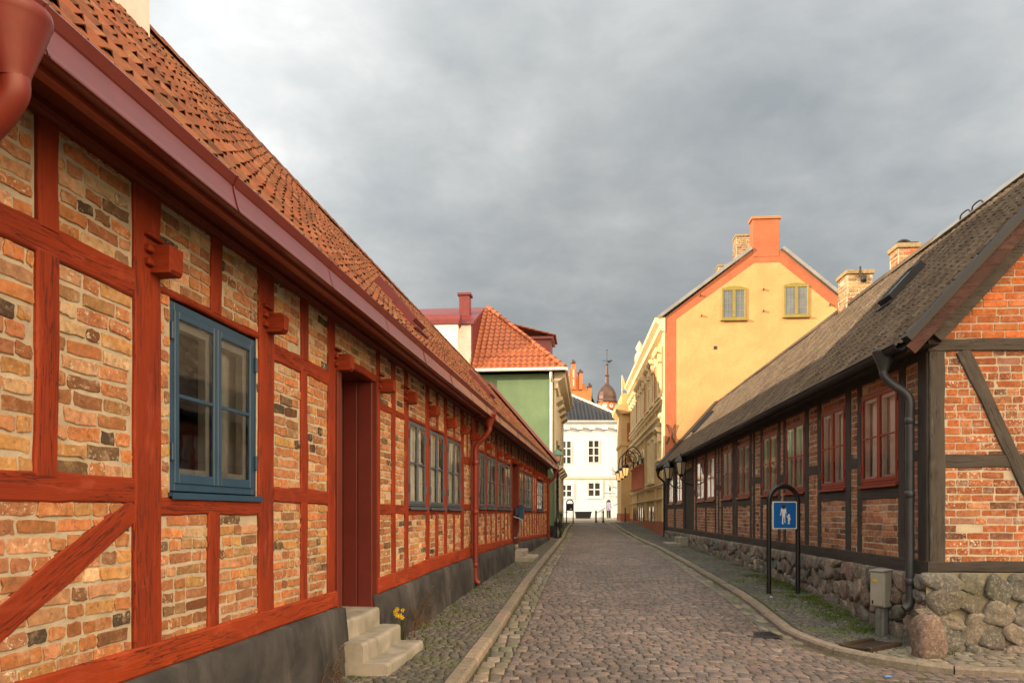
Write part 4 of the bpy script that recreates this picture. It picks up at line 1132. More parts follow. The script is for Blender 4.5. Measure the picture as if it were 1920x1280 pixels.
# far verge flashing, rear body
d = MB(); vs = []
for t in (-.05, S_R):
    p = Vector((0, ERY, ERZ)) + U_R * t
    for (x, h) in ((-31.6, .05), (-32.25, .12), (-32.25, -.2)): q = p + nR * h; vs.append((x, q.y, q.z))
d.add(vs, [(0, 1, 4, 3), (1, 2, 5, 4)]); d.build('verge_flashing', M['dark_metal'], rf)
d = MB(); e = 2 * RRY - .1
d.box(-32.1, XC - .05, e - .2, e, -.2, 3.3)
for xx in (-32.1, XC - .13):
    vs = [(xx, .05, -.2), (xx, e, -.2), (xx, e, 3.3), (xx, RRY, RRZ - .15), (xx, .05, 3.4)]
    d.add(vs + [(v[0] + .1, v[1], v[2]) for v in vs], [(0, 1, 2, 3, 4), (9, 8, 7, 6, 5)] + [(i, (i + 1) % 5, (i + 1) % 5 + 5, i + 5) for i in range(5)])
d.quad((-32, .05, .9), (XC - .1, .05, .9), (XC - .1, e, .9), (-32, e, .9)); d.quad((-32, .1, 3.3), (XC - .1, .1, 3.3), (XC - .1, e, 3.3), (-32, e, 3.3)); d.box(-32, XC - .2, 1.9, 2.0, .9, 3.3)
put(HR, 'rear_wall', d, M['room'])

# ------------------------------------------------------------------ yellow town house on the right
HY = thing('town_house', 'tall yellow stuccoed town house with orange trimmed gable and ornate sunlit front', 'house', (wallR(32.4), 32.4, 0), -(math.pi / 2 + THR))
LEN = 17.8; ZE = 9.75
d = MB()
d.box(-LEN, -.12, 0, .3, .3, ZE); d.box(-LEN, -.12, 7.9, 8.2, .3, ZE); d.box(-LEN, -LEN + .3, .3, 7.9, .3, ZE)
put(HY, 'front_wall', d, M['yellow2'])
GY = Matrix.Rotation(math.pi / 2, 4, 'Z')
gab = [(0, .3), (8.2, .3), (8.2, 9.55), (4.85, 12.45), (3.55, 12.45), (0, ZE)]
d = MB(GY); d.prism(gab, 0, .12); put(HY, 'gable_wall', d, M['yellow'])
d = MB(GY)
def quadp(a, b, c, e, y=-.012): d.prism([a, b, c, e], y, .001)
quadp((0, .3), (.45, .3), (.45, 9.68), (0, ZE), -.012)
quadp((0, ZE), (.45, 9.68), (3.68, 11.98), (3.55, 12.45), -.014)
quadp((3.55, 12.45), (3.68, 11.98), (4.72, 11.98), (4.85, 12.45), -.016)
quadp((4.85, 12.45), (4.72, 11.98), (7.75, 9.39), (8.2, 9.55), -.014)
put(HY, 'gable_trim', d, M['orange'])
d = MB(GY); d.box(3.62, 4.72, -.03, .5, 12.2, 13.78, .02); chy = put(HY, 'chimney', d, M['orange'])
d = MB(GY); d.box(3.56, 4.78, -.08, .56, 13.78, 13.88, .01); d.build('chimney_cap', M['far_brick'], chy)
# verge metal + roof
for (a, b) in (((-.25, ZE - .05), (3.6, 12.52)), ((4.8, 12.52), (8.35, 9.5))):
    d = MB(GY); dx, dz = b[0] - a[0], b[1] - a[1]; L = math.hypot(dx, dz); nx, nz = -dz / L, dx / L
    d.prism([a, b, (b[0] + nx * .13, b[1] + nz * .13), (a[0] + nx * .13, a[1] + nz * .13)], -.12, .2); put(HY, 'verge_flashing', d, M['zinc'])
d = MB()
d.quad((-LEN, -.3, ZE), (-.1, -.3, ZE), (-.1, 4.2, 12.9), (-LEN, 4.2, 12.9)); d.quad((-LEN, 8.3, 9.6), (-.1, 8.3, 9.6), (-.1, 4.2, 12.9), (-LEN, 4.2, 12.9))
ry = put(HY, 'roof', d, M['zinc'])
for (x0, x1, y0, y1, z) in ((-3.3, -2.6, 3.5, 4.15, 14.1), (-6.8, -6.2, 3.4, 3.95, 13.9)): chim(x0, x1, y0, y1, 12.2, z, PAL_C, root=ry)
# gable windows
for (a, z) in ((2.33, 9.62), (4.88, 9.70)):
    d = MB(GY); frame_rect(d, a, a + 1.04, z, z + 1.3, .09, -.05, .05, .01); d.box(a + .46, a + .58, -.06, .05, z + .09, z + 1.21); d.box(a - .05, a + 1.09, -.12, .02, z - .07, z, .01)
    d.prism([(a, z + 1.3), (a + 1.04, z + 1.3), (a + .8, z + 1.37), (a + .52, z + 1.4), (a + .24, z + 1.37)], -.04, .02)
    w = put(HY, 'window', d, M['olive_frame']); p = MB(GY); p.quad((a + .05, -.02, z + .05), (a + 1, -.02, z + .05), (a + 1, -.02, z + 1.25), (a + .05, -.02, z + 1.25)); p.build('pane', M['pane_blue'], w)
    p = MB(GY)
    for k in (1, 2, 3): p.box(a + .09, a + .95, -.03, -.021, z + .08 + k * .29, z + .095 + k * .29)
    for xx in (.25, .36, .67, .79): p.box(a + xx, a + xx + .012, -.034, -.021, z + .09, z + 1.21)
    p.build('glazing_bar', M['zinc'], w)
d = MB(GY); d.box(2.02, 2.15, -.02, .02, 8.38, 8.52); put(HY, 'wall_vent', d, M['black'])
d = MB(GY)
for sg in (-1, 1): d.tube(smooth_path([(.24 + sg * .19, -.05, 4.45), (.24 + sg * .1, -.06, 4.6), (.24 + sg * .05, -.06, 4.85), (.24 + sg * .1, -.06, 5.08), (.24 + sg * .2, -.05, 5.25)], 5), .022, 6)
put(HY, 'wall_anchor', d, M['black'])
d = MB(GY)
for (a, z) in ((1.45, 10.6), (1.5, 9.75), (4.05, 10.8), (4.05, 9.9), (6.75, 10.1)): d.box(a, a + .03, -.1, 0, z, z + .09)
put(HY, 'wall_hook', d, M['black'])
# front cornice and string courses
def course(z0, z1, pj, name='string_course', m='cream', x0=-LEN, x1=.0):
    d = MB(); d.extrude([(.0, z0), (-pj * .5, z0 + (z1 - z0) * .15), (-pj * .55, z0 + (z1 - z0) * .5), (-pj, z0 + (z1 - z0) * .7), (-pj, z1), (.0, z1)], x0, x1); put(HY, name, d, M[m])
course(9.15, 9.75, .42, 'cornice', 'cream', -LEN, .05); course(8.75, 8.88, .08)
course(6.15, 6.42, .16); course(5.35, 5.75, .22); course(2.62, 2.78, .12); course(2.05, 2.15, .10)
d = MB(); d.box(-LEN, .015, -.05, 0, .2, 1.15); put(HY, 'plinth', d, M['redpanel'])
# pilasters, windows and pediments
for i, x in enumerate((-.02, -2.9, -7.6, -12.4, -17.3)):
    d = MB(); d.box(x - .55, x, -.07, 0, 1.15, 9.15); put(HY, 'pilaster', d, M['cream' if i == 0 else 'yellow2'])
    d = MB(); d.box(x - .42, x - .13, -.082, -.07, 6.6, 8.6); put(HY, 'pilaster_panel', d, M['orange'])
def ywin(x, z0, z1, w, ped=True, lit=True):
    d = MB(); frame_rect(d, x - w / 2 - .14, x + w / 2 + .14, z0 - .1, z1 + .14, .14, -.09, .0, .01)
    if ped:
        d.extrude([(0, z1 + .25), (-.22, z1 + .32), (-.30, z1 + .42), (-.30, z1 + .5), (0, z1 + .5)], x - w / 2 - .3, x + w / 2 + .3)
        for sx in (-1, 1): d.box(x + sx * (w / 2 + .16) - .07, x + sx * (w / 2 + .16) + .07, -.2, 0, z1 - .12, z1 + .25, .02)
    d.box(x - w / 2 - .25, x + w / 2 + .25, -.17, 0, z0 - .22, z0 - .1, .01)
    o = put(HY, 'window', d, M['cream'])
    p = MB(); p.quad((x - w / 2, -.012, z0), (x + w / 2, -.012, z0), (x + w / 2, -.012, z1), (x - w / 2, -.012, z1)); p.build('pane', M['pane_dark'], o)
    p = MB(); frame_rect(p, x - w / 2, x + w / 2, z0, z1, .06, -.04, -.013); p.box(x - .03, x + .03, -.035, -.013, z0, z1); p.box(x - w / 2, x + w / 2, -.034, -.013, z1 - (z1 - z0) * .3 - .03, z1 - (z1 - z0) * .3 + .03); p.build('sash', M['cream'], o)
for x in (-1.65, -4.3, -6.2, -8.9, -10.2, -11.5, -13.8, -15.1, -16.4): ywin(x, 6.75, 8.2, .85)
ywin(-1.65, 4.0, 4.75, .7)
for x in (-4.3, -6.0): ywin(x, 3.1, 5.0, .8, False)
for x in (-5.15, -3.45, -6.9):
    d = MB(); d.box(x - .2, x + .2, -.03, 0, 2.95, 5.1); put(HY, 'wall_panel', d, M['redpanel'])
# arcade with red columns in the far half
for k in range(6):
    x = -8.6 - k * 1.15
    d = MB(); d.lathe([(.2, 2.8), (.2, 2.9), (.15, 2.95), (.14, 4.0), (.19, 4.05), (.2, 4.15)], x, -.1, 12); put(HY, 'column', d, M['redpanel'])
    if k < 5:
        d = MB(); d.prism([(x - .95, 2.9), (x - .2, 2.9), (x - .2, 4.5)] + [(x - .575 + .375 * math.cos(a), 4.5 + .375 * math.sin(a)) for a in [math.pi * q / 8 for q in range(1, 8)]] + [(x - .95, 4.5)], -.02, .0); put(HY, 'arched_window', d, M['pane_dark'])
        d = MB(); d.tube([(x - .575 + .45 * math.cos(a), -.03, 4.5 + .45 * math.sin(a)) for a in [math.pi * q / 10 for q in range(11)]], .06, 6); put(HY, 'arch_moulding', d, M['cream'])
for x in (-3.9, -5.4, -9.2, -10.3, -11.5, -12.6, -13.8, -15):
    d = MB(); d.prism([(x - .25, 1.05), (x + .25, 1.05), (x + .25, 1.6)] + [(x + .25 * math.cos(a), 1.6 + .25 * math.sin(a)) for a in [math.pi * q / 6 for q in range(1, 6)]] + [(x - .25, 1.6)], -.07, -.051); put(HY, 'basement_window', d, M['pane_dark'])
# end pavilion standing forward of the front
d = MB(); d.box(-LEN - 4, -LEN, -.62, 6, .3, 8.35); put(HY, 'pavilion_wall', d, M['yellow2'])
d = MB(); d.extrude([(-.6, 8.0), (-.95, 8.3), (-1.0, 8.55), (-.6, 8.6), (3, 8.6), (3, 8.0)], -LEN - 4.3, -LEN + .3); d.box(-LEN - 4, -LEN - .05, -.58, 4, 8.6, 9.35); put(HY, 'pavilion_cornice', d, M['yellow2'])
d = MB(); d.box(-LEN - 4.1, -LEN + .05, -.7, 2, 5.9, 6.15, .02); d.box(-LEN - 4.1, -LEN + .05, -.68, 2, 4.1, 4.3, .02); put(HY, 'string_course', d, M['yellow2'])
d = MB(); d.box(-LEN - 4.06, -LEN + .04, -.66, 2, .3, 1.5); put(HY, 'plinth', d, M['redpanel'])
d = MB(); d.box(-LEN - .01, -LEN + .02, -.25, -.05, 4.8, 7.4); put(HY, 'wall_panel', d, M['redpanel'])
# roof ornament on the cornice
d = MB(); d.lathe([(.0, 10.9), (.1, 10.75), (.22, 10.5), (.12, 10.3), (.25, 10.1), (.28, 9.76), (.0, 9.75)], -9.5, -.2, 10); put(HY, 'cornice_urn', d, M['cream'])

# wall lanterns on scrolled brackets
def lantern(d, g, cx, cy, z, s=1.0):
    d.lathe([(.0, z + .62 * s), (.03 * s, z + .58 * s), (.03 * s, z + .52 * s), (.13 * s, z + .46 * s), (.19 * s, z + .36 * s), (.17 * s, z + .34 * s)], cx, cy, 6, smooth=False)
    d.lathe([(.10 * s, z), (.05 * s, z - .05 * s), (.0, z - .09 * s)], cx, cy, 6, smooth=False)
    for k in range(6):
        a = 2 * math.pi * k / 6
        d.tube([(cx + .10 * s * math.cos(a), cy + .10 * s * math.sin(a), z), (cx + .165 * s * math.cos(a), cy + .165 * s * math.sin(a), z + .35 * s)], .008 * s + .004, 5)
    g.lathe([(.09 * s, z + .01), (.155 * s, z + .34 * s)], cx, cy, 6, smooth=False)
proto = None
for i, (y, lab) in enumerate(((42.0, 'lit black wall lantern on scrolled arm, nearest of three on the yellow house'), (44.7, 'lit black wall lantern on scrolled arm, middle of three on the yellow house'), (47.6, 'lit black wall lantern on scrolled arm, farthest of three on the yellow house'))):
    if proto is None:
        t = thing('wall_lantern', lab, 'lantern', (0, 0, 0), -(math.pi / 2 + THR), 'lit lanterns along the yellow house'); proto = t
        d = MB(); g = MB(); lantern(d, g, 0, -.95, 3.55 - 0, 1.25)
        d.build('lantern_cage', M['black'], t); g.build('glass', M['lit'], t)
        d = MB(); d.tube(smooth_path([(0, -.05, 4.0), (0, -.12, 4.7), (0, -.5, 5.15), (0, -.85, 4.95), (0, -.95, 4.45), (0, -.95, 4.3)], 6), .03, 8)
        d.tube(arc((0, -.45, 4.55), .28, 0, 2 * math.pi, 16, 'yz'), .02, 6); d.box(-.05, .05, -.06, 0, 3.9, 4.9); d.build('bracket', M['black'], t)
    else:
        t = copy_tree(proto); t['label'] = lab
    t.location = (wallR(y), y, 0)
# flag on the pavilion
t = thing('flag', 'furled yellow and white flag on a short pole over the yellow pavilion', 'flag', (7.25, 50.6, 9.3))
d = MB(); d.tube([(0, 0, 0), (0, 0, 1.3)], .025, 6); d.build('pole', M['white_frame'], t)
d = MB(); d.add([(.02, 0, .25), (.02, 0, 1.25), (.12, .03, 1.15), (.17, -.02, .75), (.12, .03, .3)], [(0, 1, 2, 3, 4)]); d.build('cloth', M['petal'], t)

# ------------------------------------------------------------------ green house beyond the left row
THG = math.atan(.10)
HG = thing('town_house', 'green stuccoed house with orange tiled hipped roof and red dormers', 'house', (1.74, 31.6, 0), math.pi / 2 - THG)
D = 9.5; W = 9.9; ZG = 7.25
d = MB(); d.box(0, W, 0, D, .2, ZG); put(HG, 'wall', d, M['green'])
d = MB(); d.box(-.03, W, -.04, D, .2, 1.0); put(HG, 'plinth', d, M['plinth'])
d = MB()
d.extrude([(.0, 6.6), (-.12, 6.65), (-.15, 6.9), (-.42, 7.1), (-.48, 7.3), (.0, 7.3)], -.05, W + .4); put(HG, 'cornice', d, M['beige'])
d = MB(); d.box(.02, .5, -.06, 0, 1.0, 6.6); d.box(W - .6, W, -.06, 0, 1.0, 6.6); d.box(-.0, W, -.1, 0, 3.6, 3.85); put(HG, 'pilaster', d, M['beige'])
for k in range(4):
    x = 1.7 + k * 2.2
    for (z0, z1) in ((4.6, 6.1), (1.6, 3.2)):
        d = MB(); frame_rect(d, x - .5, x + .5, z0, z1, .12, -.08, 0); d.extrude([(0, z1 + .05), (-.3, z1 + .25), (-.3, z1 + .35), (0, z1 + .35)], x - .65, x + .65); w = put(HG, 'window', d, M['beige'])
        p = MB(); p.quad((x - .4, -.01, z0 + .1), (x + .4, -.01, z0 + .1), (x + .4, -.01, z1 - .1), (x - .4, -.01, z1 - .1)); p.build('pane', M['pane_dark'], w)
# hip end towards the camera: rows clipped to the triangle, then the long street slope
ZGE = 7.38; HY0 = -.45; HX0 = -.42; AP = (3.35, 3.17, 10.9)
d = MB()
us = Vector((AP[0] - HX0, 0, AP[2] - ZGE)); Sg = us.length; us.normalize()
# local: eave along y at x=HX0
def xr_hip(t):
    k = t / Sg; return (HY0 + (AP[1] - HY0) * k, 3.42)
pantiles(d, (HX0, 0, ZGE), (0, 1, 0), us, 0, 0, Sg, .24, .33, .055, .03, xr=xr_hip, n=6)
us2 = Vector((0, AP[1] - HY0, AP[2] - ZGE)); S2 = us2.length; us2.normalize()
def xr_st(t): return (HX0 + (AP[0] - HX0) * t / S2, W + .4)
pantiles(d, (0, HY0, ZGE), (1, 0, 0), us2, 0, 0, S2, .24, .33, .055, .03, xr=xr_st, n=6)
rg = put(HG, 'roof', d, M['tile_orange'])
d = MB()
a = (HX0, HY0, ZGE); b = (HX0, 3.42, ZGE); c = AP; e = (W + .4, AP[1], AP[2]); f = (W + .4, HY0, ZGE); g = (W + .4, D + .45, ZGE)
d.add([a, b, c, e, f, g], [(0, 2, 1), (0, 4, 3, 2), (1, 2, 3, 5)]); 
for i, v in enumerate(d.v): d.v[i] = (v[0] + .01, v[1], v[2] - .03)
d.build('roof_underlay', M['under'], rg)
d = MB()
for (p, q) in ((a, c), (c, e)):
    p = Vector(p); q = Vector(q); n = max(1, int((q - p).length / .36))
    for k in range(n):
        s = p.lerp(q, k / n) + Vector((0, 0, .05)); t = p.lerp(q, (k + 1.1) / n) + Vector((0, 0, .03)); d.tube([tuple(s), tuple(t)], [.11, .085], 8)
d.build('ridge_tile', M['tile_orange'], rg)
# snow guard along the hip eave, white gutters and pipes
d = MB(); q = Vector((HX0, 0, ZGE)) + us * .85 + Vector((-.12, 0, .18)); d.tube([(q.x, .35, q.z), (q.x, 3.3, q.z)], .02, 6)
for k in range(4): d.tube([(q.x, .4 + k * .78, q.z), (q.x + .1, .4 + k * .78, q.z - .2)], .015, 5)
d.build('snow_guard', M['orange'], rg)
d = MB(); d.tube([(HX0 - .06, HY0 - .05, ZGE - .03), (HX0 - .06, D + .45, ZGE - .03)], .07, 8); d.tube([(HX0 - .06, HY0 - .06, ZGE - .03), (W + .4, HY0 - .06, ZGE - .03)], .07, 8); put(HG, 'gutter', d, M['white_frame'])
d = MB(); d.tube(smooth_path([(-.38, .12, ZGE - .1), (-.3, .12, 7.05), (-.1, .12, 6.9), (-.09, .12, 6.6), (-.09, .12, 3.8)], 4), .06, 8)
d.lathe([(.16, 3.75), (.15, 3.6), (.07, 3.4)], -.12, .1, 10); d.tube(smooth_path([(-.12, .1, 3.4), (-.12, .05, 3.2), (-.12, -.12, 3.0), (-.12, -.12, 2.6), (-.12, -.12, .75)], 4), .06, 8); put(HG, 'downpipe', d, M['white_frame'])
d = MB(); d.lathe([(.09, -.03), (.09, .02), (.075, .02)], 0, 0, 12); o = put(HG, 'wall_vent', d, M['plinth']); o.rotation_euler = (0, math.pi / 2, 0); o.location = (-.02, 3.35, 6.45)
# street dormer
d = MB(); d.box(4.2, 5.9, .35, 3.0, 7.9, 9.75); dm = d.build('dormer', M['red_metal'], rg)
d = MB(); us3 = Vector((0, 1, .28)).normalized(); pantiles(d, (0, .15, 9.74), (1, 0, 0), us3, 4.05, 6.05, 2.6, .24, .33, .05, .03, n=6); d.build('dormer_roof', M['tile_orange'], dm)
d = MB(); d.box(4.08, 6.02, .22, 3.0, 9.62, 9.74); d.build('dormer_trim', M['red_metal'], dm)
# red-sheeted wing to the left of the hip, with white firewalls, metal caps and a chimney
d = MB(); d.prism([(.0, 7.0), (6, 7.0), (6, 11.0), (3.35, 10.8), (.0, 9.35)], 3.40, 3.46)
x = .2
while x < 4.5: d.box(x, x + .03, 3.38, 3.40, 7.0, 9.3 + x * .40); x += .42
w = d.build('wing', M['red_metal'], rg)
d = MB(); d.prism([(-.1, 9.35), (3.4, 10.85), (6, 11.05), (6, 11.13), (3.35, 10.95), (-.1, 9.45)], 3.33, 6.6); d.build('wing_roof', M['red_metal'], w)
d = MB(); d.box(-.02, .3, 3.46, 4.3, 6.9, 9.33); d.box(-.45, 5, 3.95, 6.6, 6.5, 9.28); d.build('firewall', M['offwhite'], w)
d = MB(); d.box(-.52, 5, 3.88, 6.7, 9.28, 9.4); d.tube([(.1, 3.9, 9.5), (.1, 6.7, 9.5)], .33, 12); d.build('firewall_cap', M['red_metal'], w)
d = MB(); d.box(1.4, 1.9, 3.75, 4.2, 9.5, 10.98); d.box(1.33, 1.97, 3.68, 4.27, 10.98, 11.08); d.build('chimney', M['red_metal'], w)
d = MB(); d.box(-.5, .0, 3.45, 4.0, 6.9, 7.9); d.build('balcony', M['beige'], w)

# ------------------------------------------------------------------ white house closing the street
HW = thing('town_house', 'white two-storey house with black tiled hipped roof closing the street', 'house', (-6, 70, 1.0))
Xw = 16.05; ZW = 8.90
d = MB(); d.box(0, Xw, 0, 12, 0, ZW); put(HW, 'wall', d, M['white'])
d = MB(); d.extrude([(.0, ZW - .75), (-.18, ZW - .65), (-.22, ZW - .3), (-.5, ZW - .12), (-.55, ZW + .05), (.0, ZW + .05)], -.3, Xw + .4)
x = .4
while x < Xw: d.box(x, x + .5, -.32, -.1, ZW - .78, ZW - .5); x += 1.15
put(HW, 'cornice', d, M['white'])
d = MB(); d.box(-.1, Xw + .06, -.1, 0, 3.62, 3.85); put(HW, 'string_course', d, M['beige'])
d = MB(); d.box(-.1, Xw + .05, -.06, 0, -.2, 1.1); put(HW, 'plinth', d, M['white'])
d = MB(); us = Vector((0, 1, .60)).normalized()
pantiles(d, (0, -.6, ZW + .05), (1, 0, 0), us, 0, 0, 7.2, .34, .42, .07, .04, xr=lambda t: (-.5, Xw + .5 - t * us.y * 1.0), n=6)
rw = put(HW, 'roof', d, M['tile_black'])
d = MB(); a = Vector((Xw + .5, -.6, ZW + .08)); b = a + Vector((-6.35, 6.35, 3.8))
n = 22
for k in range(n): d.tube([tuple(a.lerp(b, k / n) + Vector((0, 0, .06))), tuple(a.lerp(b, (k + 1.1) / n) + Vector((0, 0, .04)))], [.14, .11], 7)
d.build('hip_tile', M['offwhite'], rw)
d = MB(); e = Vector((Xw + .5, 12.6, ZW + .05)); c = Vector((-.5, 5.7, ZW + 3.85)); f = Vector((-.5, 12.6, ZW + .05))
d.add([tuple(a), tuple(e), tuple(b), tuple(c), tuple(f)], [(0, 1, 2), (2, 1, 4, 3)]); d.build('rear_slope', M['tile_black'], rw)
def wwin(x, z0, z1, w, rows, sur=.0):
    d = MB(); 
    if sur: frame_rect(d, x - w / 2 - sur, x + w / 2 + sur, z0 - sur, z1 + sur, sur, -.09, 0)
    frame_rect(d, x - w / 2, x + w / 2, z0, z1, .1, -.06, 0); d.box(x - .06, x + .06, -.06, 0, z0, z1)
    for k in range(1, rows): zz = z0 + (z1 - z0) * k / rows; d.box(x - w / 2, x + w / 2, -.05, 0, zz - .045, zz + .045)
    o = put(HW, 'window', d, M['white']); p = MB(); p.quad((x - w / 2, -.01, z0), (x + w / 2, -.01, z0), (x + w / 2, -.01, z1), (x - w / 2, -.01, z1)); p.build('pane', M['pane_dark'], o)
for x in (2.2, 5.0, 7.9, 10.95, 13.5):
    if x != 13.5: wwin(x, 5.05 if x != 10.95 else 4.95, 7.15, 1.0, 3); wwin(x, 1.95, 3.15, 1.1, 2, .14)
wwin(13.44, 5.05, 7.2, 1.1, 3); wwin(13.5, 2.0, 3.35, 1.2, 2, .16)
d = MB(); d.tube([(Xw - .35, -.12, ZW - .6), (Xw - .35, -.12, .2)], .06, 8); put(HW, 'downpipe', d, M['dark_metal'])
# pale neighbour set back to its right
t = thing('side_building', 'pale grey wall set back behind the white house, seen past its corner', 'building', (10.2, 76, 1))
d = MB(); d.box(0, 9, 0, 6, 0, 8.6); d.build('wall', M['offwhite'], t); d = MB(); d.box(-.2, 9.2, -.3, 6, 8.6, 8.9); d.build('roof', M['zinc'], t)

# ------------------------------------------------------------------ brick stepped gable and domed clock turret far behind
t = thing('stepped_gable_building', 'orange brick building with a stepped gable rising behind the white house', 'building', (8.6, 112, 1.2))
s = 1440 / 112.0
def fx(px): return (px - 960) / s - 8.6
def fz(py): return (962 - py) / s + .3
d = MB()
poly = [(fx(1040), 0), (fx(1109), 0), (fx(1109), fz(724)), (fx(1103), fz(724)), (fx(1103), fz(729)), (fx(1098), fz(729)), (fx(1098), fz(722)), (fx(1092), fz(718)), (fx(1092), fz(698)), (fx(1085), fz(698)), (fx(1085), fz(706)), (fx(1081), fz(706)), (fx(1081), fz(692)), (fx(1078), fz(692)), (fx(1078), fz(680)), (fx(1072), fz(680)), (fx(1072), fz(692)), (fx(1068), fz(692)), (fx(1068), fz(710)), (fx(1060), fz(720)), (fx(1040), fz(735))]
d.prism(poly, 0, 1.0); d.build('gable_wall', M['far_brick'], t)
d = MB()
for (a, b, z) in ((1071, 1079, 677.5), (1084, 1093, 696), (1102, 1110, 722)): d.box(fx(a), fx(b), -.25, 1.1, fz(z) - .25, fz(z) + .05, .05); d.lathe([(.3, fz(z)), (.12, fz(z) + .3), (0, fz(z) + .45)], fx((a + b) / 2), .4, 8)
d.build('coping', M['copper'], t)
d = MB(); d.box(fx(1071.2), fx(1078.8), -.35, 0, fz(730), fz(684)); d.box(fx(1086), fx(1091.5), -.3, 0, fz(730), fz(700)); d.build('buttress', M['far_brick'], t)
d = MB(); d.prism([(fx(1074), fz(708)), (fx(1076.2), fz(708)), (fx(1076.2), fz(695)), (fx(1075.1), fz(692)), (fx(1074), fz(695))], -.37, -.34); d.prism([(fx(1074), fz(724)), (fx(1076.2), fz(724)), (fx(1076.2), fz(714)), (fx(1075.1), fz(711)), (fx(1074), fz(714))], -.37, -.34); d.build('blind_window', M['white'], t)
d = MB(); d.box(fx(1040), fx(1108), 1, 14, 0, fz(735)); d.add([(fx(1108), 1, fz(735)), (fx(1130), 2, fz(775)), (fx(1130), 14, fz(775)), (fx(1108), 14, fz(735))], [(0, 1, 2, 3)]); d.box(fx(1109), fx(1115), 3, 5, fz(760), fz(724)); d.build('roof', M['verdigris'], t)
t = thing('clock_turret', 'brick clock turret with brown copper dome, spire and weather vane', 'tower', (13.85, 112, 1.2))
d = MB(); d.lathe([(1.28, 0), (1.28, fz(752))], 0, 0, 8, smooth=False); d.build('drum', M['far_brick'], t)
d = MB(); zb = fz(752)
d.lathe([(1.5, zb - .15), (1.5, zb), (1.38, zb + .25), (1.40, zb + .7), (1.25, zb + 1.3), (.9, zb + 1.9), (.45, zb + 2.3), (.28, zb + 2.6), (.25, zb + 3.6), (.32, zb + 3.7), (.2, zb + 3.9), (.16, zb + 5.2), (.22, zb + 5.3), (.05, zb + 5.5)], 0, 0, 12, smooth=False); d.build('dome', M['copper'], t)
d = MB(); d.tube([(0, 0, zb + 5.4), (0, 0, fz(655) + .0)], .035, 6); d.tube([(-.65, 0, fz(676)), (.8, 0, fz(676))], .035, 6); d.box(.1, .5, -.02, .02, fz(680), fz(676)); d.prism([(.5, fz(676) - .18), (.85, fz(676)), (.5, fz(676) + .18)], -.02, .02)
d.lathe([(0, fz(656) - .12), (.12, fz(656)), (0, fz(656) + .12)], 0, 0, 8); d.build('weather_vane', M['dark_metal'], t)
for k in (5, 6):
    a = math.pi / 4 * k + math.pi / 8; X = Matrix.Rotation(a - math.pi * 1.5, 4, 'Z')
    d = MB(X); d.lathe([(.0, 0), (.32, 0)], 0, 0, 16)
    d.v = [tuple(X @ Vector((v2.x, -1.22, zb - .75 + v2.y))) for v2 in [X.inverted() @ Vector(v) for v in d.v]]; d.build('clock_face', M['white'], t)
    d = MB(X); d.box(-.03, .03, -1.25, -1.23, zb - .75, zb - .5); d.box(0, .18, -1.25, -1.23, zb - .78, zb - .72); d.box(-.28, .28, -1.24, -1.18, zb - 1.9, zb - 1.2); d.build('clock_hand', M['black'], t)
d = MB(); d.add([(.9, 1.0, zb + .3), (1.6, .8, zb - 2.2), (2.6, 2, zb - 2.2), (1.2, 3, zb + .3)], [(0, 1, 2, 3)]); d.box(1.2, 3.5, 1.5, 4, 0, zb - 2.0); d.build('roof', M['verdigris'], t)

# unseen house added beyond the left row to shade the roofs across the street
t = thing('shade_house', 'tall plastered house added out of view behind the red-framed row to cast shade', 'house', (-13.5, -3, 0), -.05)
d = MB(); d.box(0, 6.5, 0, 10.2, 0, 7.2); d.build('wall', M['offwhite'], t)
d = MB(); d.prism([(-.3, 7.2), (6.8, 7.2), (6.0, 8.6), (3.3, 9.9), (.5, 8.6)], -.2, 10.4); d.build('roof', M['tile_red'], t)

t = thing('shade_house', 'plastered house added unseen behind the green house to shade the yellow front', 'house', (-7.0, 42.4, .6), -.10)  # added unseen house, blocks the sun from the pavilion and far yellow front
d = MB(); d.box(0, 8.9, 0, 7.6, 0, 8.0); d.build('wall', M['offwhite'], t)
d = MB(); d.prism([(-.2, 8.0), (9.0, 8.0), (7.9, 9.0), (4.5, 9.6), (1, 9.0)], -.1, 7.7); d.build('roof', M['tile_red'], t)

# ------------------------------------------------------------------ street furniture and small things
def local_left(s, y, z):        # point on the left front, y>0 towards the street
    u = Vector((math.sin(THL), math.cos(THL), 0)); n = Vector((math.cos(THL), -math.sin(THL), 0))
    p = Vector((-2.45, 0, 0)) + u * s + n * y; return (p.x, p.y, z)
# pedestrian-street sign on a hoop
sg = thing('pedestrian_sign', 'blue and white pedestrian sign of adult and child framed by black hoop', 'sign', (4.40, 12.45, gz(4.40, 12.45) - .01), rad(8))
d = MB(); hw = .25; top = 1.80 - hw
path = [(-hw, 0, 0), (-hw, 0, .6), (-hw, 0, top)] + arc((0, 0, top), hw, math.pi, 0, 16)[1:] + [(hw, 0, .6), (hw, 0, 0)]
d.tube(path, .039, 14); d.build('hoop', M['black'], sg)
d = MB(); d.lathe([(.05, -.06), (.05, .03), (.042, .035)], -hw, 0, 12); d.lathe([(.05, -.06), (.05, .03), (.042, .035)], hw, 0, 12); d.build('foot_sleeve', M['grey_pipe'], sg)
def rrect(x0, x1, z0, z1, r, n=5):
    o = []
    for (cx, cz, a) in ((x1 - r, z0 + r, -.5), (x1 - r, z1 - r, 0), (x0 + r, z1 - r, .5), (x0 + r, z0 + r, 1)):
        o += [(cx + r * math.cos(math.pi * (a + .5 * k / n)), cz + r * math.sin(math.pi * (a + .5 * k / n))) for k in range(n + 1)]
    return o
zc = 1.33; hh = .222
d = MB(); d.prism(rrect(-.208, .208, zc - hh, zc + hh, .012), -.045, -.030); pn = d.build('sign_panel', M['sign_white'], sg)
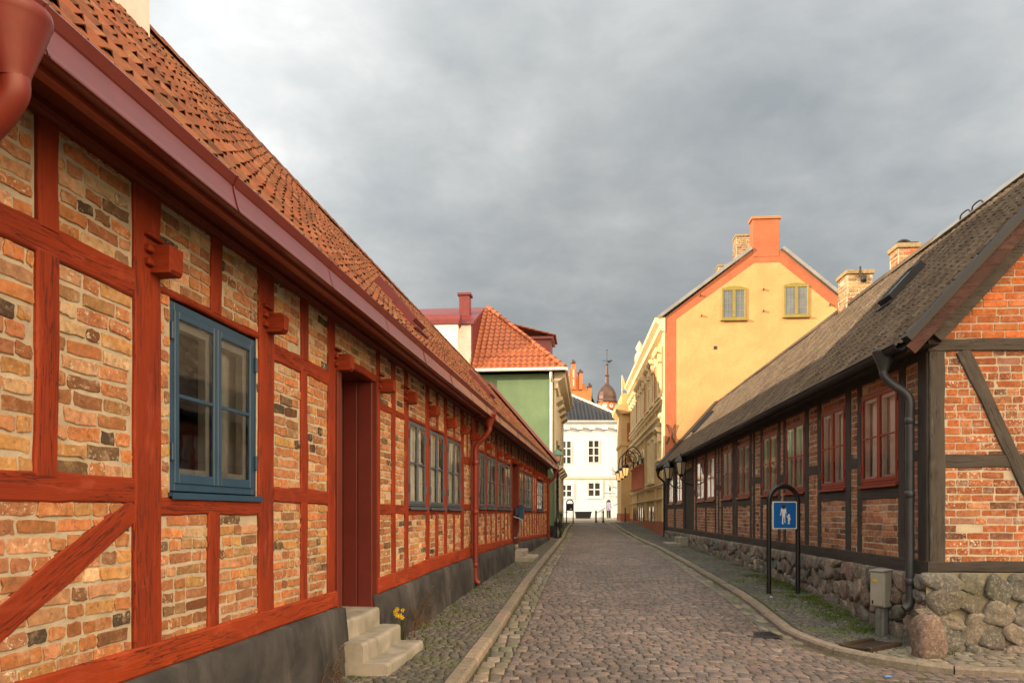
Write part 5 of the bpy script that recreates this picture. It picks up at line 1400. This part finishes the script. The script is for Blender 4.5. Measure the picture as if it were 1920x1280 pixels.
d = MB(); d.prism(rrect(-.192, .192, zc - hh + .016, zc + hh - .016, .02), -.048, -.0455); d.build('sign_face', M['sign_blue'], pn)
d = MB()
def fig(pts, ox, oz, s): d.prism([(ox + x * s, oz + z * s) for x, z in pts], -.051, -.0485)
body = [(-.11, .52), (.10, .52), (.14, .47), (.165, .30), (.185, .13), (.15, .10), (.13, .13), (.105, .30), (.10, .08), (.10, -.20), (.115, -.40), (.145, -.42), (.14, -.455), (.06, -.455), (.05, -.20), (.02, -.04), (-.02, -.20), (-.03, -.46), (.0, -.50), (-.0, -.535), (-.10, -.535), (-.115, -.48), (-.095, -.20), (-.10, .08), (-.11, .30), (-.155, .12), (-.19, -.0), (-.225, -.01), (-.23, .04), (-.20, .16), (-.165, .42)]
fig(body, -.022, zc - .005, .26)
child = [(-.05, .21), (.05, .21), (.09, .13), (.16, -.02), (.12, -.05), (.08, .02), (.10, -.13), (.06, -.14), (.08, -.36), (.12, -.40), (.03, -.40), (.01, -.16), (-.02, -.16), (-.02, -.38), (.0, -.42), (-.09, -.42), (-.07, -.14), (-.11, -.13), (-.06, .06), (-.13, .16), (-.20, .30), (-.22, .27), (-.13, .08)]
fig(child, .068, zc - .062, .20)
fig([(.10 * math.cos(a) * .9, .10 * math.sin(a)) for a in [2 * math.pi * k / 16 for k in range(16)]], .068, zc - .0, .20)
d.build('sign_symbol', M['sign_white'], pn)
d = MB(); d.prism([(-.022 + .034 * math.cos(a), zc + .135 + .036 * math.sin(a)) for a in [2 * math.pi * k / 16 for k in range(16)]], -.0535, -.0515); d.build('sticker', M['sticker'], pn)

def steps(name, lab, root_rot, origin, spec, m=M['step']):
    """spec: boxes (x0,x1,y0,y1,z0,z1) in house axes"""
    t = thing(name, lab, 'steps', origin, root_rot)
    for q in spec:
        d = MB(); x0, x1, y0, y1, z0, z1 = q
        pf = [(y1, z0), (y1, z1)] + [(y1 + (y0 - y1) * k / 5, z1) for k in range(1, 5)] + [(y0 + .03, z1), (y0 + .012, z1 - .007), (y0 + .002, z1 - .022)] + [(y0, z1 + (z0 - z1) * k / 4) for k in range(1, 5)]
        d.extrude(pf, x0, x1, seg=14)
        d.v = [(v[0] + .003 * mnoise.noise((1, v[1] * 4, v[2] * 6)), v[1] + .004 * mnoise.noise((v[0] * 3.1, 2, v[2] * 7 + 9)) * (1 if v[1] < y0 + .06 else .2), v[2] + (.005 * mnoise.noise((v[0] * 2.3, v[1] * 4, 5)) - .010 * math.exp(-((v[0] - (x0 + x1) / 2) / .25) ** 2) if v[2] > z1 - .03 else 0)) for v in d.v]
        d.build('step', m, t)
    return t
gl = ground_L(7.3)
steps('stone_steps', 'three worn grey stone steps up to the recessed dark red door', math.pi / 2 - THL, (-2.45, 0, 0),
      [(6.82, 8.10, -.50, .1, gl - .05, .185), (6.84, 8.06, -.27, .2, .17, .355), (6.93, 8.01, -.06, .62, .345, .535)])
steps('stone_steps', 'low stone steps below the blue letterbox at the second red door', math.pi / 2 - THL, (-2.45, 0, 0),
      [(18.9, 20.5, -.55, .1, ground_L(19.5) - .05, ground_L(19.5) + .14), (19.0, 20.4, -.28, .1, ground_L(19.5) + .13, ground_L(19.5) + .30), (19.15, 20.38, -.02, .5, .6, .70)])
gr = ground_R(-26.0)
steps('stone_steps', 'two short stone steps before the black door of the dark-framed house', -(math.pi / 2 + THR), (4.07, 0, 0),
      [(-27.0, -25.4, -.75, -.35, gr - .02, gr + .13), (-26.9, -25.6, -.36, .0, gr - .02, gr + .33)])
# letterbox and handrail at the second red door
p = local_left(20.3, .02, 1.35)
t = thing('letterbox', 'dark blue letterbox on the jamb of the second red door', 'letterbox', p, math.pi / 2 - THL)
d = MB(); d.box(-.08, .08, -.15, -.03, .0, .36, .012); d.box(-.06, -.02, -.03, .06, .1, .3); d.build('box', M['blue'], t); d = MB(); d.box(-.09, .09, -.16, -.02, .36, .385, .008); d.build('lid', M['greyblue'], t)
p = local_left(19.15, .03, .8)
t = thing('handrail', 'bent pale metal handrail on the wall left of the second red door', 'handrail', p, math.pi / 2 - THL)
d = MB(); d.tube(smooth_path([(0, -.02, .1), (0, -.12, .12), (0, -.2, .5), (0, -.18, .56), (0, -.02, .62)], 4), .02, 8); d.build('rail', M['zinc'], t)
d = MB(); d.box(-.04, .04, -.03, 0, .05, .15); d.build('fixing', M['dark_metal'], t)

# lanterns by the black door on the right
for i, (x, lab) in enumerate(((-25.0, 'black lantern right of the black door, bigger-looking of the pair'), (-28.0, 'black lantern left of the black door, by the far red windows'))):
    if i == 0:
        t = thing('wall_lantern', lab, 'lantern', (0, 0, 0), -(math.pi / 2 + THR), 'lanterns flanking the black door'); pl = t
        d = MB(); g = MB(); lantern(d, g, 0, -.42, 2.65, 1.15); d.build('lantern_cage', M['black'], t); g.build('glass', M['unlit'], t)
        d = MB(); d.tube(smooth_path([(0, -.02, 2.3), (0, -.25, 2.35), (0, -.42, 2.5), (0, -.42, 2.6)], 5), .022, 8); d.tube(smooth_path([(0, -.02, 2.5), (0, -.2, 2.45), (0, -.3, 2.36)], 4), .015, 6); d.build('bracket', M['black'], t)
    else: t = copy_tree(pl); t['label'] = lab
    u = Vector((-math.sin(THR), -math.cos(THR), 0)); q = Vector((4.07, 0, 0)) + u * x; t.location = (q.x, q.y, .12)

# old street lamp at the far end of the left row
lx, ly = 1.83, 30.9
t = thing('street_lamp', 'old black street lamp with twisted post and green capped lantern', 'lamp', (lx, ly, gz(lx, ly) + .03))
d = MB(); d.lathe([(.17, 0), (.17, .25), (.12, .32), (.13, .6), (.15, .65), (.09, .75), (.06, .9), (.05, 2.7), (.08, 2.72), (.05, 2.8), (.05, 2.95)], 0, 0, 10)
for k in range(26):
    a = k * .8; z = 1.3 + k * .05; d.tube([(.05 * math.cos(a), .05 * math.sin(a), z), (.05 * math.cos(a + .8), .05 * math.sin(a + .8), z + .05)], .02, 5)
d.build('post', M['black'], t)
d = MB(); d.lathe([(.14, 2.95), (.24, 3.35)], 0, 0, 6, smooth=False); d.build('lantern', M['unlit'], t)
d = MB(); d.lathe([(.27, 3.34), (.27, 3.38), (.16, 3.5), (.1, 3.54), (.0, 3.6)], 0, 0, 6, smooth=False); d.build('lantern_cap', M['verdigris'], t)
d = MB()
for k in range(6): a = 2 * math.pi * k / 6; d.tube([(.14 * math.cos(a), .14 * math.sin(a), 2.95), (.245 * math.cos(a), .245 * math.sin(a), 3.35)], .012, 5)
d.build('lantern_frame', M['black'], t)

# bicycle leaning by the green house
bx, by = 2.02, 33.0
t = thing('bicycle', 'dark bicycle leaning against the foot of the green house', 'bicycle', (bx, by, gz(bx, by) + .05), math.pi / 2 - THG); t.rotation_euler = (rad(6), 0, math.pi / 2 - THG)
for x in (0, 1.05):
    d = MB(); d.tube(arc((x, 0, .34), .325, 0, 2 * math.pi, 24)[:-1], .018, 6, closed=True); w = d.build('wheel', M['black'], t)
    d = MB()
    for k in range(10): a = 2 * math.pi * k / 10; d.tube([(x, 0, .34), (x + .32 * math.cos(a), 0, .34 + .32 * math.sin(a))], .004, 4)
    d.build('spokes', M['zinc'], w)
d = MB()
for (a, b) in (((0, 0, .34), (.38, 0, .30)), ((0, 0, .34), (.25, 0, .80)), ((.38, 0, .30), (.22, 0, .86)), ((.38, 0, .3), (.88, 0, .74)), ((.26, 0, .74), (.86, 0, .82)), ((1.05, 0, .34), (.84, 0, .95))): d.tube([a, b], .017, 6)
d.build('frame', M['dark_metal'], t)
d = MB(); d.tube(smooth_path([(.70, -.28, .98), (.82, -.22, 1.02), (.84, 0, .98), (.82, .22, 1.02), (.70, .28, .98)], 4), .014, 6); d.build('handlebar', M['zinc'], t)
d = MB(); d.box(.08, .34, -.07, .07, .86, .92, .025); d.build('saddle', M['black'], t)

# things at the head of the street
def at(px, y): return (px - 960) / 1440.0 * y
y = 46.5; x = at(1068.5, y)
t = thing('litter_bin', 'black litter bin hung in a black hoop by the end of the left kerb', 'bin', (x, y, gz(x, y)))
d = MB(); hw = .2; d.tube([(-hw, 0, 0), (-hw, 0, 1.25)] + arc((0, 0, 1.25), hw, math.pi, 0, 12)[1:] + [(hw, 0, 0)], .035, 10); d.build('hoop', M['black'], t)
d = MB(); d.box(-.18, .18, -.12, .1, .78, 1.22, .03); d.build('bin', M['black'], t); d = MB(); d.box(.02, .1, -.125, -.121, .86, .92); d.build('bin_label', M['sign_white'], t)
prt = None
for (px, lab) in ((1117.5, 'black bollard at the head of the street, left of the pair'), (1131, 'black bollard at the head of the street, right of the pair')):
    y = 48.4; x = at(px, y)
    if prt is None:
        prt = t = thing('bollard', lab, 'bollard', (x, y, gz(x, y)), 0, 'bollards at the head of the street')
        d = MB(); d.lathe([(.08, 0), (.08, .1), (.055, .13), (.05, .62), (.07, .64), (.07, .68), (.05, .7), (.045, .76), (0, .8)], 0, 0, 10); d.build('shaft', M['black'], t)
        d = MB(); d.lathe([(.095, 0), (.095, .05), (.08, .06)], 0, 0, 10); d.build('base', M['dark_metal'], t)
    else: t = copy_tree(prt); t['label'] = lab; t.location = (x, y, gz(x, y))
y = 60; x = at(1093, y)
t = thing('planter', 'long low dark planter box standing before the white house', 'planter', (x, y, gz(x, y) + .03))
d = MB(); d.prism([(-.55, 0), (.55, 0), (.65, .5), (-.62, .5)], -.3, .3); d.build('box', M['black'], t); d = MB(); d.box(-.66, .69, -.34, .34, .5, .54, .01); d.build('rim', M['dark_metal'], t)
y = 62; x = at(1141, y)
t = thing('pay_machine', 'grey pay machine with lavender front panel before the white house', 'machine', (x, y, gz(x, y) + .03))
d = MB(); d.box(-.17, .17, -.12, .12, 0, 1.35, .02); d.lathe([(.17, 1.3), (.16, 1.42), (.0, 1.5)], 0, 0, 10); d.build('cabinet', M['dark_metal'], t); d = MB(); d.box(-.15, .15, -.14, -.125, .62, 1.28); d.build('panel', M['lavender'], t)
y = 56; x = at(1128, y)
t = thing('handrail', 'pale double handrail rising beside the bollards towards the white house', 'handrail', (x, y, gz(x, y) + .02))
d = MB()
for yy in (0, 1.0): d.tube([(-.45, yy, 0), (-.35, yy, .45), (.3, yy, .85), (.5, yy, .85), (.5, yy, 0)], .022, 6)
d.build('rail', M['zinc'], t)
for yy in (0, 1.0): d = MB(); d.tube([(0, yy, 0), (0, yy, .66)], .018, 6); d.build('post', M['dark_metal'], t)
y = 64; x = at(1162, y)
t = thing('railing', 'white painted gate railing beside the corner of the white house', 'railing', (x, y, gz(x, y) + .02))
for xx in (-.6, 0, .55): d = MB(); d.box(xx - .04, xx + .04, -.04, .04, 0, 1.5 if xx else 1.1); d.build('post', M['white_frame'], t)
d = MB(); d.tube([(-.9, 0, .3), (.0, 0, .9), (.55, 0, .95)], .035, 6); d.box(-.6, .55, -.02, .02, .45, .5); d.box(-.6, .55, -.02, .02, .1, .15); d.build('rail', M['white_frame'], t)
y = 50.2; x = at(1168, y)
t = thing('bollard', 'slim black bollard at the end of the right kerb by the yellow pavilion', 'bollard', (x, y - 1, gz(x, y)))
d = MB(); d.lathe([(.06, 0), (.05, .1), (.045, .85), (0, .9)], 0, 0, 10); d.build('shaft', M['black'], t); d = MB(); d.lathe([(.05, .84), (.055, .88), (0, .92)], 0, 0, 10); d.build('cap', M['dark_metal'], t)
y = 66; x = at(1143.5, y)
t = thing('cross_pole', 'thin grey pole with a short cross-arm before the white house', 'pole', (x, y, gz(x, y)))
d = MB(); d.tube([(0, 0, 0), (0, 0, 3.7)], .03, 6); d.build('pole', M['zinc'], t); d = MB(); d.tube([(-.45, 0, 2.1), (.45, 0, 2.1)], .03, 6); d.lathe([(.06, 2.3), (.1, 2.5), (.03, 2.75)], 0, 0, 8); d.build('cross_arm', M['black'], t)
# bare tree at the corner of the white house
y = 68; x = at(1166, y)
t = thing('bare_tree', 'small leafless tree between the white house and the yellow pavilion', 'tree', (x, y, gz(x, y)))
d = MB(); d.tube([(0, 0, 0), (.05, 0, 1.2), (0, .05, 2.4), (.1, 0, 3.4)], [.09, .07, .055, .035], 7); d.build('trunk', M['bark'], t)
d = MB(); RT = random.Random(5)
def branch(p, dr, L, r, k):
    q = p + dr * L; d.tube([tuple(p), tuple((p + q) / 2 + Vector((RT.uniform(-.05, .05), 0, .05))), tuple(q)], [r, r * .8, r * .5], 5, cap=False)
    if k:
        for _ in range(3):
            nd_ = (dr + Vector((RT.uniform(-.8, .8), RT.uniform(-.8, .8), RT.uniform(-.5, .6)))).normalized(); branch(p + dr * L * RT.uniform(.5, 1), nd_, L * .68, r * .6, k - 1)
for z in (1.3, 1.9, 2.5, 3.1, 3.4):
    for _ in range(3): branch(Vector((0.03, 0, z)), Vector((RT.uniform(-1, 1), RT.uniform(-1, 1), RT.uniform(-.1, .7))).normalized(), .8, .03, 2)
d.build('crown', M['bark'], t)

# meter cabinet, corner boulder, drain channel, gully grate, wrapper on the right
u = Vector((-math.sin(THR), -math.cos(THR), 0)); nin = Vector((math.cos(THR), -math.sin(THR), 0))
def right_pt(x, y, z=0): p = Vector((4.07, 0, 0)) + u * x + nin * y; return (p.x, p.y, z)
p = right_pt(-9.52, -.20); zg = gz(p[0], p[1]) + .03
t = thing('meter_cabinet', 'weathered grey electric cabinet on a post by the boulder plinth', 'cabinet', (p[0], p[1], zg), -(math.pi / 2 + THR) + rad(28))
d = MB(); d.box(-.065, .065, -.03, .05, 0, .37, .008); d.box(-.02, .02, -.042, -.03, 0, .37); d.build('post', M['zinc_old'], t)
d = MB(); d.box(-.105, .105, -.07, .07, .36, .80, .012); d.add([(-.113, -.083, .80), (.113, -.083, .80), (.113, .075, .82), (-.113, .075, .82), (-.113, -.083, .812), (.113, -.083, .812), (.113, .075, .832), (-.113, .075, .832)], [(3, 2, 1, 0), (4, 5, 6, 7), (0, 1, 5, 4), (1, 2, 6, 5), (2, 3, 7, 6), (3, 0, 4, 7)]); cb = d.build('cabinet', M['cabinet'], t)
d = MB(); d.box(-.095, .095, -.076, -.07, .38, .78, .004); dd = d.build('door', M['cabinet'], cb); d = MB(); d.box(-.065, .01, -.0785, -.0765, .67, .71); d.build('warning_label', M['yellow_label'], cb); d = MB(); d.box(-.065, -.05, -.084, -.076, .40, .44); d.build('lock', M['black'], cb)
bm_v = []; 
def boulder(name, lab, loc, rx, ry, rz, seed, m, col, taper=.18, cat='boulder'):
    d = MB(); n = 26; k = 16; vs = []
    for i in range(k + 1):
        ph = math.pi * i / k - math.pi / 2; cz = math.sin(ph); cr = math.cos(ph) ** .42 if math.cos(ph) > 0 else 0
        for j in range(n):
            a = 2 * math.pi * j / n; ca = abs(math.cos(a)) ** .8 * (1 if math.cos(a) > 0 else -1); sa = abs(math.sin(a)) ** .8 * (1 if math.sin(a) > 0 else -1)
            p = Vector((ca * cr, sa * cr, cz)); f = 1 + .26 * mnoise.noise(p * 1.1 + Vector((seed, 0, 0))) + .09 * mnoise.noise(p * 2.8 + Vector((seed, 5, 0)))
            w = 1 - taper * (cz + 1) / 2; vs.append((p.x * rx * f * w, p.y * ry * f * w, (abs(cz) ** .8 * (1 if cz > 0 else -1) + 1) * rz * (1 + .06 * mnoise.noise(Vector((ca, sa, seed))))))
    fs = [(i * n + j, i * n + (j + 1) % n, (i + 1) * n + (j + 1) % n, (i + 1) * n + j) for i in range(k) for j in range(n)]
    d.add(vs, fs, None, col, 0, True); o = d.build(name, m); o.location = loc; tag(o, lab, cat); return o
x, y = 4.50, 8.32
boulder('guard_stone', 'reddish guard boulder at the house corner under the grey downpipe', (x, y, gz(x, y) - .02), .175, .155, .265, 3.0, M['rubble'], (.20, .135, .105, 0), .16)
p = right_pt(-8.95, -.52)
t = thing('drain_channel', 'wet brown drain channel slab leading from the downpipe to the kerb', 'drain', (p[0] - .08, p[1] - .12, gz(p[0], p[1]) + .06), rad(35))
d = MB(); d.box(-.33, .33, -.20, -.13, -.04, .03, .01); d.box(-.33, .33, .13, .20, -.04, .03, .01); d.build('channel_edge', M['channel'], t); d = MB(); d.box(-.33, .33, -.13, .13, -.04, .005); d.build('channel_bed', M['channel'], t)
x, y = 3.02, 9.35
t = thing('gully_grate', 'dark iron gully grate set in the setts beside the right kerb', 'drain', (x, y, gz(x, y) + .012), rad(4))
d = MB(); 
d.box(-.2, .2, -.2, -.17, 0, .012); d.box(-.2, .2, .17, .2, 0, .012); d.box(-.2, -.17, -.17, .17, 0, .012); d.box(.17, .2, -.17, .17, 0, .012); d.build('frame', M['dark_metal'], t)
d = MB()
for k in range(8): d.box(-.15 + k * .042, -.128 + k * .042, -.17, .17, 0, .008)
d.box(-.17, .17, -.17, .17, -.01, -.004); d.build('bars', M['dark_metal'], t)
x, y = 3.62, 7.38
d = MB(); d.add([(-.03, -.012, .004), (.035, -.02, .012), (.045, .012, .008), (.0, .02, .018), (-.036, .012, .006)], [(0, 1, 3), (1, 2, 3), (0, 3, 4)]); d.v = [(v[0], v[1], v[2]) for v in d.v]
o = d.build('wrapper', M['wrapper']); o.location = (x, y, gz(x, y) + .016); tag(o, 'crumpled blue and white wrapper lying in the gutter near the camera', 'litter')

for (x, y, lab) in ((4.05, 12.0, 'tiny white paper scrap lying on the right pavement near the hoop sign'), (-.35, 8.0, 'tiny white paper scrap lying by the left kerb near the steps')):
    d = MB(); d.add([(-.02, -.01, .002), (.022, -.014, .006), (.026, .012, .004), (.0, .02, .012), (-.02, .012, .003)], [(0, 1, 3), (1, 2, 3), (0, 3, 4)])
    o = d.build('paper_scrap', M['sign_white']); o.location = (x, y, gz(x, y) + .058); tag(o, lab, 'litter')
# daffodils by the steps, dried weeds, mosses
p = local_left(8.35, .16, 0); zg = ground_L(8.35) + .04
t = thing('daffodils', 'clump of yellow daffodils growing by the stone steps', 'flowers', (p[0], p[1], zg))
RF = random.Random(3)
d = MB()
for k in range(26):
    a = RF.uniform(0, 6.28); L = RF.uniform(.2, .36); bx_ = RF.uniform(-.07, .07); by_ = RF.uniform(-.1, .1); ln = RF.uniform(.03, .12); w = .006
    vs = []
    for q in range(4):
        f = q / 3; cx = bx_ + math.cos(a) * ln * f * f; cy_ = by_ + math.sin(a) * ln * f * f; zz = L * f
        ww = w * (1 - f * .8); vs += [(cx - math.sin(a) * ww, cy_ + math.cos(a) * ww, zz), (cx + math.sin(a) * ww, cy_ - math.cos(a) * ww, zz)]
    d.add(vs, [(0, 1, 3, 2), (2, 3, 5, 4), (4, 5, 7, 6)])
d.build('leaves', M['leaf'], t)
for k in range(8):
    cx, cy_, zz = RF.uniform(-.06, .08), RF.uniform(-.1, .1), RF.uniform(.27, .38); d = MB()
    fa = RF.uniform(-.8, .8); X = Matrix.Translation((cx, cy_, zz)) @ Matrix.Rotation(fa, 4, 'Z') @ Matrix.Rotation(rad(75), 4, 'X'); d.xf = X
    for q in range(6):
        a = q * math.pi / 3; d.add([(0, 0, 0), (.014 * math.cos(a - .5), .014 * math.sin(a - .5), .002), (.032 * math.cos(a), .032 * math.sin(a), .004), (.014 * math.cos(a + .5), .014 * math.sin(a + .5), .002)], [(0, 1, 2, 3)])
    d.lathe([(.008, 0), (.01, .016), (.014, .022)], 0, 0, 8); d.build('flower', M['petal'], t)
def weeds(name, lab, pts, n, hmax, m, seed, spread=.1, cat='plant', bend=.5, leafy=True):
    d = MB(); RW = random.Random(seed)
    for (x, y, z) in pts:
        for k in range(n):
            a = RW.uniform(0, 6.28); L = RW.uniform(.4, 1) * hmax; bx_ = x + RW.uniform(-spread, spread); by_ = y + RW.uniform(-spread, spread)
            pts_ = [(bx_ + math.cos(a) * L * bend * f * f, by_ + math.sin(a) * L * bend * f * f, z + L * f) for f in (0, .35, .7, 1)]
            d.tube(pts_, [.004, .003, .002, .001], 4, cap=False)
            if leafy:
                for f in range(5):
                    q = RW.uniform(.2, 1); i = min(2, int(q * 3)); px_, py_, pz_ = pts_[i + 1] if q > .6 else pts_[i]; s_ = RW.uniform(.012, .026); b_ = RW.uniform(0, 6.28)
                    d.add([(px_, py_, pz_), (px_ + s_ * math.cos(b_), py_ + s_ * math.sin(b_), pz_ + s_ * .5), (px_ + 1.6 * s_ * math.cos(b_ + .4), py_ + 1.6 * s_ * math.sin(b_ + .4), pz_ + s_ * .2)], [(0, 1, 2)])
    o = d.build(name, m); tag(o, lab, cat); return o
a = local_left(8.55, .16, ground_L(8.5)); 
weeds('dried_plant', 'dried brown stalks against the dark plinth behind the daffodils', [local_left(8.75, .16, ground_L(8.7)), local_left(9.2, .16, ground_L(9.1)), local_left(9.4, .15, ground_L(9.4))], 9, .55, M['dry'], 4, .12)
weeds('dried_plant', 'dried brown stalks against the dark plinth in front of the steps', [local_left(6.3, .16, ground_L(6.3)), local_left(6.5, .15, ground_L(6.5))], 9, .38, M['dry'], 8, .1)
weeds('leafy_weed', 'low green weed at the foot of the boulder plinth by the guard boulder', [(4.78, 8.42, gz(4.78, 8.42) + .03)], 16, .14, M['leaf'], 9, .05, bend=.9)
weeds('leafy_weed', 'small green weed growing at the foot of the meter cabinet', [right_pt(-9.7, -.36, gz(4.5, 9.7) + .03)], 18, .09, M['moss'], 10, .07, bend=1.2)
# moss cushions and grass in the joints of the pavements
def mossy(pts, seed, name='moss'):
    d = MB(); RM = random.Random(seed)
    for (x, y, r) in pts:
        for k in range(int(90 * r / .2)):
            a = RM.uniform(0, 6.28); q = r * math.sqrt(RM.random()); px_ = x + q * math.cos(a); py_ = y + q * math.sin(a) * 1.4; z = gz(px_, py_) + .038; h = RM.uniform(.008, .03) * (1.3 - q / r); s_ = RM.uniform(.008, .02); b_ = RM.uniform(0, 3.14)
            d.add([(px_ - s_ * math.cos(b_), py_ - s_ * math.sin(b_), z), (px_ + s_ * math.cos(b_), py_ + s_ * math.sin(b_), z), (px_ + RM.uniform(-.01, .01), py_ + RM.uniform(-.01, .01), z + h + .012)], [(0, 1, 2)])
    return d.build(name, M['moss'])
RM = random.Random(21); pts = []
for k in range(150):
    y = RM.uniform(9.6, 15.5); pts.append((wallR(y) - .12 - abs(RM.gauss(0, .24)), y, RM.uniform(.08, .24)))
for k in range(34):
    y = RM.uniform(15, 27); pts.append((wallR(y) - .12 - abs(RM.gauss(0, .08)), y, RM.uniform(.05, .16)))
o = mossy(pts, 1); tag(o, 'bright green moss along the foot of the boulder plinth', 'moss', kind='stuff')
pts = []
for k in range(50):
    y = RM.uniform(6.6, 17); pts.append((wallL(y) + .12 + abs(RM.gauss(0, .3)) % .9, y, RM.uniform(.03, .11)))
o = mossy(pts, 2); tag(o, 'moss tufts in the dark paving along the red-framed houses', 'moss', kind='stuff')

# ------------------------------------------------------------------ world, sun, camera
SUN_EL, SUN_AZ = 13.0, None
ta, tb = .945, .327                       # horizontal travel of the sunlight (x, y)
L = Vector((ta, tb, 0)).normalized() * math.cos(rad(SUN_EL)); L.z = -math.sin(rad(SUN_EL))
sun = bpy.data.lights.new('sun', 'SUN'); sun.energy = 4.0; sun.angle = rad(.6); sun.color = (1.0, .80, .55)
so = bpy.data.objects.new('sun', sun); COL.objects.link(so); so.rotation_euler = L.to_track_quat('-Z', 'Y').to_euler()

w = bpy.data.worlds.new('World'); sc.world = w; w.use_nodes = True
nt = w.node_tree; nt.nodes.clear()
out = nd(nt, 'ShaderNodeOutputWorld')
sky = nd(nt, 'ShaderNodeTexSky', sky_type='NISHITA'); sky.sun_disc = False; sky.sun_elevation = rad(SUN_EL); sky.sun_rotation = math.atan2(-ta, -tb)
bg1 = nd(nt, 'ShaderNodeBackground', {'Color': sky.outputs[0], 'Strength': .10})
g = nd(nt, 'ShaderNodeTexCoord').outputs['Generated']
sep = nd(nt, 'ShaderNodeSeparateXYZ', {0: g})
zz = mth(nt, 'ADD', mth(nt, 'MAXIMUM', sep.outputs[2], 0.0), .22)
cx = mth(nt, 'DIVIDE', sep.outputs[0], zz); cy_ = mth(nt, 'DIVIDE', sep.outputs[1], zz)
cv = nd(nt, 'ShaderNodeCombineXYZ', {0: cx, 1: cy_, 2: 2.7}).outputs[0]
n1 = noise(nt, cv, .85, 8, .52, .35); n2 = noise(nt, cv, 2.6, 6, .55, .2)
n3 = noise(nt, cv, 7.0, 6, .6, .3)
cl = mth(nt, 'ADD', mth(nt, 'ADD', mth(nt, 'MULTIPLY', n1, .54), mth(nt, 'MULTIPLY', n2, .32)), mth(nt, 'MULTIPLY', n3, .14))
col = ramp(nt, cl, [(.36, (.200, .214, .220)), (.45, (.262, .272, .272)), (.53, (.335, .340, .334)), (.61, (.45, .45, .44))])
# brighter towards the upper left, darker bank low over the street
vd = nd(nt, 'ShaderNodeVectorMath', {0: g, 1: (-.62, .50, .60)}, operation='DOT_PRODUCT').outputs['Value']
k1 = nd(nt, 'ShaderNodeMapRange', {0: vd, 1: .25, 2: .95, 3: .90, 4: 1.42}); 
low = nd(nt, 'ShaderNodeMapRange', {0: sep.outputs[2], 1: .02, 2: .38, 3: .60, 4: 1.0})
# sky behind the camera raised as added fill light on the left wall
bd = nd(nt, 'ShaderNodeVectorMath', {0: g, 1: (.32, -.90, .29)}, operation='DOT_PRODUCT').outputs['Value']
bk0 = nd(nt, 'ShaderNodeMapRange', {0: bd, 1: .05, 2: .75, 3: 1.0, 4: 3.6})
# warm bright patch added to the sky behind right, a key for the left wall
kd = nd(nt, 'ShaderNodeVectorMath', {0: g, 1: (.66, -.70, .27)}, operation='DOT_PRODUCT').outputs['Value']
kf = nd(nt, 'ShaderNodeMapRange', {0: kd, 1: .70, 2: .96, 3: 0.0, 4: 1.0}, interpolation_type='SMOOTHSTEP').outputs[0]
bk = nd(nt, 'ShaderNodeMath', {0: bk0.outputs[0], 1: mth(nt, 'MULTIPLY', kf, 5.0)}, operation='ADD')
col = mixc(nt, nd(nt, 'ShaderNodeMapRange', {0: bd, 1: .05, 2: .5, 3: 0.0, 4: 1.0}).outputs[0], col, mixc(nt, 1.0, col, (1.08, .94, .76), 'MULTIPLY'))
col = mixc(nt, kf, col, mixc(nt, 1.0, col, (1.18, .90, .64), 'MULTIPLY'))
bank = nd(nt, 'ShaderNodeVectorMath', {0: g, 1: (.13, .97, .20)}, operation='DOT_PRODUCT').outputs['Value']
bnk = nd(nt, 'ShaderNodeMapRange', {0: mth(nt, 'ADD', bank, mth(nt, 'MULTIPLY', mth(nt, 'SUBTRACT', n1, .5), .12)), 1: .84, 2: .99, 3: 1.0, 4: .56})
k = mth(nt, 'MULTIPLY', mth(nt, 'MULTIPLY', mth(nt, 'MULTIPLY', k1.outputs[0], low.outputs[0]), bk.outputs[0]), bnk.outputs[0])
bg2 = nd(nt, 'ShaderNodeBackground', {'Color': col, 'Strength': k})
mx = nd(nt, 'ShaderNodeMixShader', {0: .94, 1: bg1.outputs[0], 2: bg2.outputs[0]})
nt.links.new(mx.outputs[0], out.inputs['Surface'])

cam = bpy.data.cameras.new('camera'); cam.sensor_width = 36; cam.lens = 27.0; cam.shift_y = (962 - 640) / 1920.0; cam.clip_start = .1; cam.clip_end = 3000
co = bpy.data.objects.new('camera', cam); COL.objects.link(co); co.location = (0, 0, H0); co.rotation_euler = (math.pi / 2, 0, 0)
sc.camera = co
sc.view_settings.view_transform = 'Standard'; sc.view_settings.look = 'None'; sc.view_settings.exposure = 1.25; sc.view_settings.gamma = 1.0
sc.cycles.max_bounces = 8; sc.cycles.diffuse_bounces = 4; sc.cycles.glossy_bounces = 3; sc.cycles.transparent_max_bounces = 8
sc.cycles.use_denoising = True
